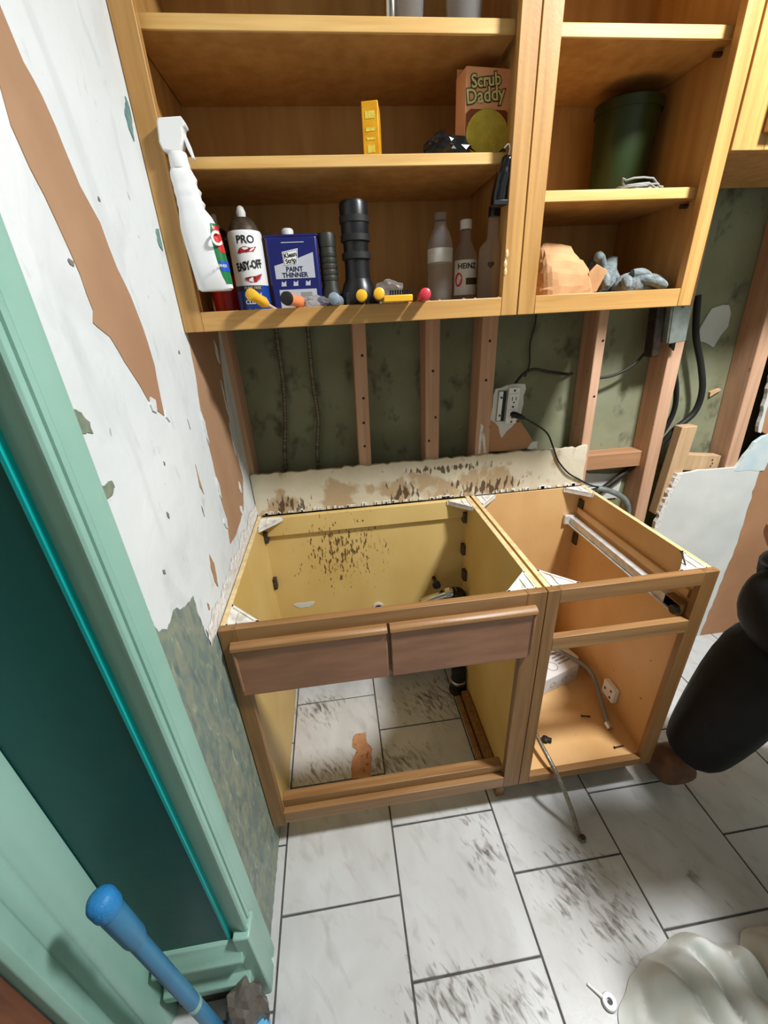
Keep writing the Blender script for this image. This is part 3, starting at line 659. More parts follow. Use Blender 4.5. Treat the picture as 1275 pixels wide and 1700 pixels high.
# red and black aerosol
cx, cy, r = 0.078, -0.185, 0.035
t, h = aerosol('aerosol_can', 'red and black aerosol can behind the white spray bottle', cx, cy, r, 1.715)
part('can_body', MB().lathe(cx, cy, [(r*.95, SH), (r, SH+.004), (r, SH+.150), (r*.92, SH+.160), (r*.6, SH+.175), (r*.5, SH+.178)], 28), 'can_black', t, smooth=True)
part('label', MB().lathe(cx, cy, [(r+.0004, SH+.006), (r+.0006, SH+.085), (r*.5, SH+.0852)], 28), 'can_red', t, smooth=True)
part('nozzle', MB().lathe(cx, cy, [(.010, SH+.176), (.010, SH+.186), (.006, SH+.190), (.006, SH+.206), (.004, SH+.208)], 16), 'label_clear', t, smooth=True)
part('lettering', wrap(text_mb('REMOVER', .0105).xf(Matrix.Translation((-.004, SH+.108, 0))), cx, cy, r, FA+R(-12)), 'can_cream', t)
# white and blue oven cleaner
cx, cy, r = 0.150, -0.255, 0.0365
t, h = aerosol('aerosol_can', 'white and blue oven cleaner aerosol reading EASY-OFF', cx, cy, r, 1.71)
part('can_body', MB().lathe(cx, cy, [(r*.95, SH), (r, SH+.004), (r, SH+.155), (r*.94, SH+.160)], 32), 'can_white', t, smooth=True)
part('can_top', MB().lathe(cx, cy, [(r*.93, SH+.160), (r*.8, SH+.172), (r*.55, SH+.184), (r*.45, SH+.186)], 28), 'dark_metal', t, smooth=True)
part('nozzle', MB().lathe(cx, cy, [(.009, SH+.185), (.010, SH+.196), (.007, SH+.205), (.003, SH+.208)], 16), 'label_clear', t, smooth=True)
lb = part('label_blue', MB().lathe(cx, cy, [(r+.0004, SH+.006), (r+.0006, SH+.056), (r*.5, SH+.0562)], 32), 'can_blue', t, smooth=True)
part('label_band', wrap_patch(cx, cy, r+.0006, FA-R(70), FA+R(40), SH+.046, SH+.056), 'ink_navy', t)
a0 = FA+R(8)
part('lettering', wrap(text_mb('PRO', .020, bold=.0004).xf(Matrix.Translation((.0, SH+.142, 0))), cx, cy, r, a0), 'ink_black', t)
part('lettering', wrap(text_mb('EASY-OFF', .0215, bold=.0009, sx=.62).xf(Matrix.Translation((.0, SH+.094, 0)) @ Matrix.Rotation(R(7), 4, 'Z')), cx, cy, r, a0), 'ink_black', t)
part('lettering', wrap(text_mb('FUME FREE', .0075).xf(Matrix.Translation((.0, SH+.051, .0006))), cx, cy, r, a0), 'can_cream', t)
part('lettering', wrap(text_mb('OVEN', .0125, bold=.0003).xf(Matrix.Translation((.0, SH+.036, .0006))), cx, cy, r, a0), 'ink_white', t)
part('lettering', wrap(text_mb('CLEANER', .0115, bold=.0003).xf(Matrix.Translation((.004, SH+.023, .0006))), cx, cy, r, a0), 'ink_white', t)
up = [(-.022, -.004), (-.015, .006), (-.004, .009), (.008, .006), (.022, .009), (.014, -.001), (0, -.002), (-.012, -.003)]
part('red_swoosh', wrap(flatpoly(up).xf(Matrix.Translation((0, SH+.121, .0004))), cx, cy, r, a0), 'lip_red', t)
dn = [(-.018, .002), (-.006, .004), (.006, .005), (.022, .010), (.016, -.001), (.006, -.007), (-.006, -.007), (-.014, -.003)]
part('red_swoosh', wrap(flatpoly(dn).xf(Matrix.Translation((.004, SH+.069, .0004))), cx, cy, r, a0), 'lip_red', t)

# paint thinner tin
t = thing('thinner_tin', 'navy blue rectangular paint thinner tin on the bottom shelf', 'can', (0.249, -0.245, SH))
xa, xb, ya, yb, zt = 0.192, 0.307, -0.265, -0.215, SH+.152
part('tin_body', MB().box(xa, xb, ya, yb, SH, zt), 'thinner_navy', t, bevel=0.006, seg=3)
part('rim', MB().box(xa-.001, xb+.001, ya-.001, yb+.001, zt-.004, zt+.001), 'thinner_navy', t, bevel=0.003)
part('cap', MB().lathe(.243, -.24, [(.013, zt), (.013, zt+.012), (.010, zt+.015)], 20), 'label_clear', t, smooth=True)
fy = ya-.0004
part('label_grey', MB().prism([(xa+.014, SH+.068), (xb-.012, SH+.068), (xb-.012, SH+.118), (xa+.060, SH+.105), (xa+.014, SH+.094)], 'y', fy, fy+.001), 'thinner_grey', t)
part('label_grey', MB().prism([(xa+.018, SH+.0), (xb-.012, SH+.0), (xb-.012, SH+.046), (xa+.018, SH+.046)], 'y', fy, fy+.001), 'thinner_grey', t)
lg = part('logo_plate', MB().prism([(xa+.036, SH+.092), (xa+.066, SH+.097), (xa+.070, SH+.126), (xa+.034, SH+.120)], 'y', fy-.0006, fy+.0004), 'ink_white', t, bevel=.0006)
part('logo_inner', MB().prism([(xa+.0375, SH+.0935), (xa+.0650, SH+.0985), (xa+.0685, SH+.1240), (xa+.0355, SH+.1185)], 'y', fy-.0009, fy-.0005), 'ink_navy', lg)
part('logo_face', MB().prism([(xa+.0385, SH+.0945), (xa+.0640, SH+.0992), (xa+.0675, SH+.1228), (xa+.0365, SH+.1175)], 'y', fy-.0012, fy-.0008), 'ink_white', lg)
part('lettering', flat_text('Klean', .0125, (xa+.052, fy-.0012, SH+.1135), tilt=R(9), bold=.0004), 'ink_black', lg)
part('lettering', flat_text('Strip', .0125, (xa+.052, fy-.0012, SH+.1025), tilt=R(9), bold=.0004), 'ink_black', lg)
part('lettering', flat_text('PAINT', .0135, (xa+.058, fy-.0003, SH+.086), bold=.0003), 'ink_navy', t)
part('lettering', flat_text('THINNER', .0135, (xa+.058, fy-.0003, SH+.0745), bold=.0003), 'ink_navy', t)
for k, px in enumerate((.030, .057, .085)):
    part('icon', MB().prism([(xa+px-.006, SH+.053), (xa+px+.005, SH+.053), (xa+px+.006, SH+.064), (xa+px+.001, SH+.060), (xa+px-.004, SH+.063)], 'y', fy-.0002, fy+.001), 'thinner_grey', t)
part('print_line', MB().box(xa+.035, xa+.085, fy-.0002, fy+.001, SH+.137, SH+.1385), 'thinner_grey', t)
part('print_block', MB().box(xa+.024, xa+.050, fy-.0004, fy+.001, SH+.022, SH+.036), 'wire_grey', t)
part('print_block', MB().box(xa+.066, xa+.092, fy-.0004, fy+.001, SH+.022, SH+.040), 'wire_grey', t)

# two torches standing on their heads
cx, cy = 0.328, -0.245
t = thing('small_torch', 'slim dark olive torch between the blue tin and big torch', 'torch', (cx, cy, SH))
part('body', MB().lathe(cx, cy, [(.022, SH), (.024, SH+.01), (.024, SH+.035), (.019, SH+.05), (.0185, SH+.142), (.017, SH+.150)], 24), 'olive_black', t, smooth=True)
part('cap', MB().lathe(cx, cy, [(.0196, SH+.128), (.0200, SH+.150), (.018, SH+.155)], 24), 'olive_black', t, smooth=True)
part('grip_rings', MB().lathe(cx, cy, sum([[(.0188, SH+.06+i*.012), (.0198, SH+.062+i*.012), (.0198, SH+.068+i*.012), (.0188, SH+.070+i*.012)] for i in range(5)], []), 24), 'olive_black', t)
cx, cy = 0.394, -0.245
t = thing('large_torch', 'big black torch standing on its wide head on the bottom shelf', 'torch', (cx, cy, SH))
part('head', MB().lathe(cx, cy, [(.038, SH), (.042, SH+.006), (.042, SH+.03), (.036, SH+.05), (.030, SH+.062)], 28), 'black_plastic', t, smooth=True)
part('body', MB().lathe(cx, cy, [(.030, SH+.06), (.0285, SH+.08), (.0285, SH+.13), (.031, SH+.15), (.032, SH+.205), (.029, SH+.212)], 28), 'black_plastic', t, smooth=True)
for k in range(8):
    a = k*math.pi/4
    part('head_rib', MB().box(cx+math.cos(a)*.041-.004, cx+math.cos(a)*.041+.004, cy+math.sin(a)*.041-.004, cy+math.sin(a)*.041+.004, SH+.004, SH+.034), 'black_rubber', t, bevel=.001)
for k in range(3):
    z = SH+.10+k*.035
    part('grip_ring', MB().lathe(cx, cy, [(.029, z), (.0335, z+.002), (.0335, z+.014), (.029, z+.016)], 24), 'black_rubber', t, smooth=True)

# clear bottles at the right of the bottom shelf
cx, cy = 0.604, -0.20
t = thing('water_bottle', 'clear plastic water bottle with pale label on the bottom shelf', 'bottle', (cx, cy, SH))
part('bottle_body', MB().lathe(cx, cy, [(.028, SH), (.0305, SH+.004), (.0305, SH+.03), (.029, SH+.034), (.0305, SH+.038), (.0305, SH+.06), (.029, SH+.064), (.0305, SH+.068), (.0305, SH+.13), (.026, SH+.145), (.014, SH+.170), (.013, SH+.180)], 28), 'clear', t, smooth=True)
part('label', MB().lathe(cx, cy, [(.0309, SH+.093), (.0309, SH+.122)], 28), 'label_clear', t, smooth=True)
part('cap', MB().lathe(cx, cy, [(.0145, SH+.180), (.0145, SH+.194), (.012, SH+.196)], 20), 'clear_bag', t, smooth=True)
cx, cy = 0.677, -0.17
t = thing('vinegar_bottle', 'glass vinegar bottle with white cap and HEINZ label', 'bottle', (cx, cy, SH))
part('bottle_body', MB().lathe(cx, cy, [(.029, SH), (.031, SH+.004), (.031, SH+.10), (.029, SH+.112), (.014, SH+.140), (.0125, SH+.165)], 28), 'clear', t, smooth=True)
part('cap', MB().lathe(cx, cy, [(.0145, SH+.165), (.0145, SH+.184), (.012, SH+.186)], 20), 'white_plastic', t, smooth=True)
lb = part('label', wrap_patch(cx, cy, .031, FA-R(70), FA+R(70), SH+.020, SH+.098), 'can_white', t)
part('lettering', wrap(text_mb('HEINZ', .0165, bold=.0004).xf(Matrix.Translation((-.003, SH+.084, .0004))), cx, cy, .031, FA), 'ink_black', lb)
part('label_mark', wrap(flatpoly([(-.004+.010*math.cos(a), .0+.016*math.sin(a)) for a in [i*math.pi/8 for i in range(16)]]).xf(Matrix.Translation((-.020, SH+.055, .0004))), cx, cy, .031, FA), 'lbl_red', lb)
part('label_band', wrap_patch(cx, cy, .0316, FA-R(10), FA+R(60), SH+.043, SH+.058), 'text_dark', lb)
cx, cy = 0.728, -0.225
t = thing('glass_bottle', 'clear square-shouldered glass bottle with dark heart mark beside the stile', 'bottle', (cx, cy, SH))
part('bottle_body', MB().lathe(cx, cy, [(.030, SH), (.032, SH+.004), (.032, SH+.11), (.030, SH+.12), (.014, SH+.135), (.0125, SH+.185)], 28), 'clear', t, smooth=True)
part('stopper', MB().lathe(cx, cy, [(.014, SH+.180), (.014, SH+.20), (.012, SH+.202)], 20), 'black_plastic', t, smooth=True)
hp = []
for i in range(24):
    a = 2*math.pi*i/24
    hp.append((.0005*16*math.sin(a)**3, .0005*(13*math.cos(a)-5*math.cos(2*a)-2*math.cos(3*a)-math.cos(4*a))))
part('heart_mark', wrap(flatpoly(hp).xf(Matrix.Translation((-.013, SH+.080, .0004))), cx, cy, .032, FA), 'text_dark', t)
part('heart_mark', wrap(flatpoly(hp).xf(Matrix.Translation((.022, SH+.082, .0004))), cx, cy, .032, FA), 'ink_black', t)
# black handled tool hanging at the stile
t = thing('hanging_tool', 'black plastic handled tool hanging beside the centre stile', 'tool', (0.705, -0.318, 1.69))
part('handle', MB().tube(smooth_path([(.700, -.318, 1.690), (.702, -.318, 1.715), (.708, -.320, 1.745), (.716, -.320, 1.772)], 5), [.016]*6+[.015]*5+[.012]*4+[.009], 14).xf(Matrix.Identity(4)), 'black_gloss', t, smooth=True)
part('hook', MB().tube(smooth_path([(.716, -.320, 1.770), (.719, -.322, 1.783), (.716, -.318, 1.793), (.710, -.312, 1.788)], 5), .0035, 8), 'chrome', t, smooth=True)
part('sheath_edge', MB().box(.684, .715, -.337, -.333, 1.688, 1.697), 'black_plastic', t, bevel=.001)

# hand tools along the front edge
def handle(name, label, tip, back, r, m, cap=None, cat='tool', squash=1.0, metal=None):
    t = thing(name, label, cat, tip, 'hand tools lying along the bottom shelf edge')
    a = Vector(tip); b = Vector(back); d = (b-a)
    p = [a, a+d*.03, a+d*.12, a+d*.45, a+d*.8, b]
    mb = MB().tube(p, [r*.7, r*.95, r, r*.85, r*.95, r*.6], 14)
    part('handle', mb, m, t, smooth=True)
    if cap: part('end_cap', MB().tube([a-d.normalized()*.005, a-d.normalized()*.003, a+d*.05], [r*.6, r*.95, r*1.03], 14), cap, t, smooth=True)
    part('shaft', MB().tube([b-d*.02, b+d.normalized()*.05], .004, 8), metal or 'steel', t, smooth=True)
    return t
handle('yellow_tool', 'yellow handled tool sticking out at the left of the shelf edge', (.158, -.372, 1.543), (.183, -.318, 1.524), .012, 'handle_yellow')
handle('orange_tool', 'orange handled tool with a black end on the shelf edge', (.232, -.375, 1.531), (.262, -.300, 1.523), .0135, 'handle_orange', cap='black_rubber')
handle('grey_tool', 'grey rubber handled tool between the orange and yellow handles', (.330, -.372, 1.527), (.345, -.300, 1.522), .0125, 'handle_grey')
handle('screwdriver', 'screwdriver with round yellow end, the left of two alike', (.390, -.372, 1.530), (.400, -.290, 1.521), .0120, 'black_plastic', cap='handle_yellow')
handle('screwdriver', 'screwdriver with round yellow end next to the yellow brush', (.428, -.372, 1.532), (.430, -.290, 1.521), .0120, 'black_plastic', cap='handle_yellow')
handle('red_tool', 'tool with a flat red handle right of the yellow brush', (.530, -.368, 1.527), (.535, -.300, 1.521), .0130, 'handle_red')
for o_ in list(COL.objects):
    if o_.name.startswith('end_cap') and o_.data.materials[0].name == 'handle_yellow':
        pass
t = thing('wire_brush', 'yellow brush with a row of dark bristles lying on the shelf edge', 'brush', (.47, -.345, 1.514))
part('brush_back', MB().box(.438, .503, -.362, -.336, 1.5145, 1.528), 'handle_yellow', t, bevel=.002)
br = MB()
for i in range(9):
    for j in range(2):
        x = .455+i*.0055
        br.tube([(x, -.355+j*.01, 1.527), (x+.001, -.355+j*.01, 1.538)], .0014, 5)
part('bristles', br, 'black_plastic', t, kind='stuff')
# crumpled clear wrapping
def crumple(name, label, cat, c, rad, m, seed, flat=1.0, loc=None, sub=3, amp=.35, freq=2.2):
    bm = bmesh.new(); bmesh.ops.create_icosphere(bm, subdivisions=sub, radius=1.0)
    for v in bm.verts:
        d = v.co.normalized()
        k = 1+amp*noise.noise(d*freq+Vector((seed, 0, 0)))+amp*.6*abs(noise.noise(d*freq*2.3+Vector((0, seed, 0))))
        v.co = Vector((d.x*rad[0]*k, d.y*rad[1]*k, d.z*rad[2]*k))
        if v.co.z < -rad[2]*.75: v.co.z = -rad[2]*.75
    mb = MB(); bm.verts.ensure_lookup_table()
    mb.v = [(v.co.x+c[0], v.co.y+c[1], v.co.z+c[2]+rad[2]*.75) for v in bm.verts]; mb.f = [tuple(v.index for v in f.verts) for f in bm.faces]; bm.free()
    o = single(name, mb, m, label, cat, c)
    return o
crumple('plastic_wrapper', 'crumpled clear and black plastic wrapper between the tool handles', 'wrapper', (.288, -.318, 1.5145), (.030, .012, .012), 'clear_bag', 3.1)
crumple('plastic_pouch', 'crumpled clear plastic pouch leaning behind the yellow brush', 'pouch', (.462, -.285, SH), (.034, .012, .030), 'clear_bag', 5.7)

# ------------------------------------------------------------------ things on the upper shelves
S2, S3 = 1.7855, 1.9825
t = thing('yellow_carton', 'slim upright yellow carton on the middle shelf', 'box', (.445, -.22, S2))
cb = MB().box(-.017, .017, -.03, .03, 0, .098).xf(Matrix.Translation((.446, -.225, S2)) @ Matrix.Rotation(R(-12), 4, 'Z'))
part('carton', cb, 'yellow_box', t, bevel=.0012)
cb = MB()
for z0, z1, w in [(.070, .082, .010), (.050, .056, .010), (.036, .040, .009), (.015, .028, .008)]:
    cb.box(-w, w, -.0306, -.0302, z0, z1)
part('print', cb.xf(Matrix.Translation((.446, -.225, S2)) @ Matrix.Rotation(R(-12), 4, 'Z')), 'sponge_yellow', t)
t = thing('sponge_carton', 'orange scrubbing sponge box with yellow lettering on the middle shelf', 'box', (.69, -.22, S2))
M = Matrix.Translation((.694, -.245, S2)) @ Matrix.Rotation(R(6), 4, 'Z')
cx0, cx1 = -.052, .052
part('carton', MB().box(cx0, cx1, 0, .055, 0, .152).xf(M), 'box_orange', t, bevel=.0015)
part('hang_tab', MB().box(cx0, cx1, .050, .0515, .150, .166).xf(M), 'box_orange', t)
disc = [(.0495*math.cos(a), .043+.044*math.sin(a)) for a in [i*math.pi/20 for i in range(40)]]
part('window', MB().prism([(-.051, .004), (.051, .004), (.051, .078), (.040, .086), (-.040, .086), (-.051, .078)], 'y', -.0006, .001).xf(M), 'box_brown', t)
part('sponge', MB().prism([(p[0], max(p[1], .004)) for p in disc], 'y', -.004, .002).xf(M), 'sponge_yellow', t, bevel=.002)
for (wd, zz, sz) in [('Scrub', .131, .029), ('Daddy', .108, .033)]:
    part('lettering', text_mb(wd, sz, bold=.0024, depth=.0002).xf(M @ Matrix.Translation((-.008, -.0008, zz)) @ Matrix.Rotation(R(90), 4, 'X') @ Matrix.Rotation(R(7), 4, 'Z')), 'text_dark', t)
    part('lettering', text_mb(wd, sz, bold=.0006, depth=.0002).xf(M @ Matrix.Translation((-.008, -.0014, zz)) @ Matrix.Rotation(R(90), 4, 'X') @ Matrix.Rotation(R(7), 4, 'Z')), 'text_cream', t)
crumple('black_bag', 'crumpled black plastic bag beside the orange sponge box', 'bag', (.598, -.262, S2), (.046, .025, .024), 'black_gloss', 1.3, sub=3, amp=.45, freq=1.6)
def cup(label, cx, cy, r0, r1, h):
    t = thing('drinking_glass', label, 'glass', (cx, cy, S3), 'clear glasses on the top shelf')
    part('glass_wall', MB().lathe(cx, cy, [(r0*.9, S3), (r0, S3+.002), (r1, S3+h), (r1-.002, S3+h), (r0-.002, S3+.008), (.002, S3+.008)], 28), 'clear', t, smooth=True)
    part('glass_base', MB().lathe(cx, cy, [(r0*.92, S3+.0005), (r0*.96, S3+.008), (r0*.6, S3+.0085)], 28), 'clear_bag', t, smooth=True)
t = thing('chrome_canister', 'small shiny chrome cylinder at the front of the top shelf', 'canister', (.490, -.27, S3))
part('body', MB().lathe(.486, -.272, [(.010, S3), (.011, S3+.003), (.011, S3+.10), (.009, S3+.104)], 24), 'chrome', t, smooth=True)
part('cap', MB().lathe(.486, -.272, [(.0116, S3+.095), (.0116, S3+.115), (.009, S3+.118)], 24), 'white_plastic', t, smooth=True)
cup('clear drinking glass nearest the chrome cylinder on the top shelf', .530, -.235, .024, .030, .11)
cup('clear drinking glass at the right of the top shelf', .636, -.245, .033, .040, .12)
# right unit
S4 = 1.7185
t = thing('green_canister', 'tall dark green canister standing at the back of the right cabinet', 'canister', (1.095, -.12, S4))
part('body', MB().lathe(1.095, -.115, [(.062, S4), (.066, S4+.005), (.074, S4+.17), (.076, S4+.19), (.070, S4+.192)], 28, 1.0, .85), 'olive_green', t, smooth=True)
part('lid', MB().lathe(1.095, -.115, [(.079, S4+.186), (.080, S4+.205), (.070, S4+.210)], 28, 1.0, .85), 'olive_green', t, smooth=True)
wp = []
for i in range(60):
    a = i*.42; wp.append((1.06+.045*math.cos(a)+.01*math.sin(i*.7), -.262+.022*math.sin(a), S4+.004+.0008*(i % 12)+(.018*max(0, math.sin(i*.35-1)) if 16 < i < 28 else 0)))
t = single('coiled_wire', MB().tube(wp, .0022, 6), 'wire_grey', 'loose coil of grey wire on the right cabinet shelf', 'wire', (1.06, -.262, S4), smooth=True)
SR = 1.507
def paperbag():
    vs = []; fs = []; nu, nz = 28, 9
    for j in range(nz+1):
        s = j/nz
        for i in range(nu):
            a = 2*math.pi*i/nu; c, q = math.cos(a), math.sin(a)
            rx = .078*(1-.25*s)*math.copysign(abs(c)**.55, c); ry = .062*(1-.75*s**2)*math.copysign(abs(q)**.55, q)
            z = SR+.118*s*(1-.35*max(0, c)*s)
            w = .012*noise.noise((c*2+s*3, q*2, s*5))
            vs.append((.916+rx*(1+w*4)-.02*s, -.225+ry*(1+w*4), z+w*(s > 0)))
    for j in range(nz):
        for i in range(nu): fs.append((j*nu+i, j*nu+(i+1) % nu, (j+1)*nu+(i+1) % nu, (j+1)*nu+i))
    fs += [tuple(range(nu))[::-1], tuple(range(nz*nu, nz*nu+nu))]
    return MB().add(vs, fs)
t = thing('paper_bag', 'crumpled brown paper bag lying in the right wall cabinet', 'bag', (.916, -.225, SR))
part('bag', paperbag(), 'paper_bag', t)
part('folded_top', MB().prism([(.975, SR+.07), (1.005, SR+.055), (.985, SR+.01), (.968, SR+.006), (.955, SR+.05)], 'y', -.278, -.272), 'paper_bag', t, bevel=.002)
def glove(label, c, seed, rad, fingers):
    t = thing('work_glove', label, 'glove', c, 'work gloves in the right wall cabinet')
    bm = bmesh.new(); bmesh.ops.create_icosphere(bm, subdivisions=3, radius=1.0)
    for v in bm.verts:
        d = v.co.normalized(); k = 1+.3*noise.noise(d*1.8+Vector((seed, 0, 0)))
        v.co = Vector((d.x*rad[0]*k, d.y*rad[1]*k, max(d.z*rad[2]*k, -rad[2]*.7)))
    mb = MB(); mb.v = [(v.co.x+c[0], v.co.y+c[1], v.co.z+c[2]+rad[2]*.7) for v in bm.verts]; mb.f = [tuple(v.index for v in f.verts) for f in bm.faces]; bm.free()
    part('palm', mb, 'glove_grey', t, smooth=True)
    for (p, q) in fingers:
        m_ = (Vector(p)+Vector(q))/2+Vector((0, 0, .008))
        part('finger', MB().tube(smooth_path([p, m_, q], 4), [.012]*7+[.010, .006], 10), 'glove_grey', t, smooth=True)
glove('dark grey knitted work glove piled behind the paper bag', (1.045, -.185, SR), 2.0, (.048, .04, .058), [((1.03, -.21, SR+.07), (1.0, -.23, SR+.09)), ((1.035, -.21, SR+.05), (1.03, -.245, SR+.02))])
glove('pale grey knitted work glove at the front of the right cabinet', (1.095, -.255, SR), 4.4, (.055, .03, .028), [((1.11, -.26, SR+.035), (1.165, -.285, SR+.012)), ((1.09, -.27, SR+.03), (1.15, -.305, SR+.012)), ((1.06, -.275, SR+.03), (1.045, -.305, SR+.014)), ((1.08, -.265, SR+.045), (1.13, -.27, SR+.03))])

# ------------------------------------------------------------------ wiring on the back wall
def cable(name, label, pts, r, m, cat='cable', n=8, group=None):
    return single(name, MB().tube(smooth_path(pts, 6), r, n), m, label, cat, pts[0], smooth=True, group=group)
cable('armoured_cable', 'grey armoured cable hanging down the wall, the left of two', [(.155, .06, 1.60), (.152, .06, 1.45), (.150, .062, 1.30), (.138, .06, 1.18), (.118, .06, 1.05), (.10, .06, .80)], .0065, 'bx_cable')
cable('armoured_cable', 'grey armoured cable hanging down the wall nearer the second stud', [(.252, .06, 1.60), (.250, .06, 1.45), (.246, .062, 1.30), (.250, .06, 1.18), (.232, .06, 1.05), (.22, .06, .80)], .0070, 'bx_cable')
t = thing('wall_outlet', 'open white wall outlet with a cracked surround', 'outlet', (.90, 0, 1.19))
M = Matrix.Translation((.898, 0, 1.19)) @ Matrix.Rotation(R(2), 4, 'Y')
part('metal_box', MB().box(-.040, .028, -.004, .06, -.052, .052).xf(M), 'zinc', t, bevel=.002)
part('plate', MB().box(-.006, .034, -.010, -.003, -.060, .062).xf(M), 'white_plastic', t, bevel=.003)
part('dark_gap', MB().box(-.022, -.012, -.0062, -.003, -.050, .050).xf(M), 'black_rubber', t)
part('switch_part', MB().box(-.038, -.024, -.009, -.003, -.048, .050).xf(M), 'white_plastic', t, bevel=.002)
for zc in (-.028, .024):
    f = part('socket', MB().box(-.002, .030, -.0135, -.009, zc-.018, zc+.018).xf(M), 'white_plastic', t, bevel=.003)
    part('slots', MB().box(.006, .0085, -.0142, -.013, zc-.004, zc+.008).box(.019, .0215, -.0142, -.013, zc-.004, zc+.008).box(.0115, .0165, -.0142, -.013, zc-.013, zc-.008).xf(M), 'ink_black', f)
sc_ = MB()
for (x, z) in [(.014, .052), (.014, -.002), (.014, -.053), (-.030, .03), (-.030, -.03)]: sc_.box(x-.003, x+.003, -.0115, -.009, z-.003, z+.003)
part('screws', sc_.xf(M), 'dark_metal', t)
t = thing('plugged_cord', 'thin black cord plugged into the outlet and trailing to the cabinet', 'cord', (.915, -.02, 1.16))
part('plug', MB().tube([(.912, -.013, 1.163), (.915, -.022, 1.163), (.930, -.036, 1.158), (.945, -.036, 1.152)], [.010, .011, .009, .005], 12), 'black_plastic', t, smooth=True)
part('lead', MB().tube(smooth_path([(.945, -.036, 1.152), (1.0, -.03, 1.12), (1.045, -.02, 1.085), (1.075, -.018, 1.03), (1.10, -.018, .98), (1.145, -.020, .930), (1.20, -.016, .895), (1.245, -.006, .868), (1.30, .01, .845)], 6), .0032, 8), 'black_plastic', t, smooth=True)
cable('flex_cable', 'dark cable running from the outlet across the studs to the metal box', [(.925, .03, 1.25), (.955, .03, 1.285), (1.0, .045, 1.298), (1.06, .06, 1.285), (1.13, .07, 1.272), (1.17, .094, 1.268)], .005, 'cable_dark')
cable('flex_cable', 'dark cable sagging from the second bay up to the metal box', [(1.222, .05, 1.255), (1.27, .04, 1.256), (1.32, .04, 1.268), (1.37, .035, 1.30), (1.405, .03, 1.35), (1.42, .02, 1.38)], .005, 'cable_dark')
cable('thin_wire', 'thin dark wire dangling in the bay right of the outlet', [(1.0, .075, 1.5), (1.005, .08, 1.44), (.995, .082, 1.38), (1.0, .082, 1.31), (.985, .078, 1.27)], .0028, 'cable_dark')
t = thing('junction_box', 'grey metal junction box under the right wall cabinet', 'box', (1.43, -.01, 1.41))
M = Matrix.Translation((1.430, -.01, 1.425)) @ Matrix.Rotation(R(-6), 4, 'Y')
part('box_body', MB().box(-.03, .032, -.03, .03, -.06, .06).xf(M), 'zinc', t, bevel=.003)
part('cover', MB().box(-.026, .034, -.034, -.029, -.062, .062).xf(M), 'zinc', t, bevel=.002)
part('side_flange', MB().box(-.062, -.034, -.01, .03, -.10, .07).xf(M), 'rust_pipe', t, bevel=.003)
part('screw', MB().tube([tuple(M @ Vector((.004, -.033, .045))), tuple(M @ Vector((.004, -.037, .045)))], .004, 8), 'dark_metal', t)
cable('black_cable', 'thick black cable looping behind the right-hand stud', [(1.555, .05, 1.50), (1.58, .045, 1.38), (1.63, .04, 1.27), (1.662, .04, 1.18), (1.658, .045, 1.10), (1.60, .05, 1.04), (1.57, .06, .98)], .011, 'black_rubber')
cable('black_cable', 'black cable dropping from the junction box past the leaning stud', [(1.455, -.01, 1.37), (1.475, .10-.09, 1.33), (1.545, .03, 1.20), (1.575, .05, 1.10), (1.545, .06, 1.0), (1.50, .07, .94)], .009, 'black_rubber')
hp = smooth_path([(1.25, .03, .83), (1.31, .02, .835), (1.38, .015, .81), (1.43, .015, .775), (1.46, .02, .72), (1.465, .03, .64)], 14)
hr = [.010+.0014*(i % 2) for i in range(len(hp))]
single('flexible_conduit', MB().tube(hp, hr, 10), 'zinc', 'grey corrugated conduit curling beside the base cabinet', 'conduit', (1.25, .03, .83), smooth=True)
cable('rough_pipe', 'dark pipe running low behind the leaning stud', [(1.25, .065, .74), (1.34, .06, .80), (1.43, .06, .87), (1.50, .06, .93)], .012, 'rust_pipe')

# ------------------------------------------------------------------ plumbing and bits inside the base cabinets
t = thing('drain_pipe', 'chrome drain pipe elbow at the back of the sink cabinet', 'pipe', (.68, -.07, .45))
part('pipe', MB().tube(smooth_path([(.585, -.060, .445), (.63, -.075, .475), (.68, -.09, .500), (.71, -.095, .506)], 4), .019, 16), 'chrome', t, smooth=True)
part('slip_nut', MB().tube([(.672, -.088, .496), (.690, -.092, .503)], .026, 8), 'chrome', t)
part('elbow', MB().tube(smooth_path([(.692, -.094, .504), (.718, -.095, .500), (.730, -.095, .475), (.731, -.095, .42), (.731, -.095, .30), (.731, -.10, .14)], 5), .021, 16), 'rust_pipe', t, smooth=True)
t = thing('shutoff_valve', 'dark shutoff valve on the back panel of the sink cabinet', 'valve', (.66, -.03, .50))
part('stub', MB().tube([(.635, -.026, .535), (.635, -.075, .535)], .008, 10), 'rust_pipe', t, smooth=True)
part('knob', MB().tube([(.635, -.070, .535), (.635, -.082, .535)], .017, 8), 'black_rubber', t)
t = thing('pipe_stub', 'capped round pipe stub poking through the back panel', 'pipe', (.405, -.03, .43))
part('collar', MB().tube([(.405, -.026, .422), (.405, -.034, .422)], .023, 18), 'steel', t, smooth=True)
part('opening', MB().tube([(.405, -.033, .422), (.405, -.036, .422)], .015, 16), 'rust_pipe', t, smooth=True)
t = thing('floor_drain', 'dark rubber capped drain standing on the tiles inside the sink cabinet', 'drain', (.725, -.12, 0))
part('flange', MB().lathe(.722, -.125, [(.038, .0), (.038, .012), (.032, .02)], 20), 'rust_pipe', t, smooth=True)
part('trap', MB().lathe(.722, -.125, [(.030, .015), (.032, .05), (.028, .10), (.030, .105), (.030, .13), (.022, .135)], 20), 'black_rubber', t, smooth=True)
part('clamp_ring', MB().lathe(.722, -.125, [(.031, .055), (.0335, .057), (.0335, .068), (.031, .07)], 20), 'chrome', t, smooth=True)
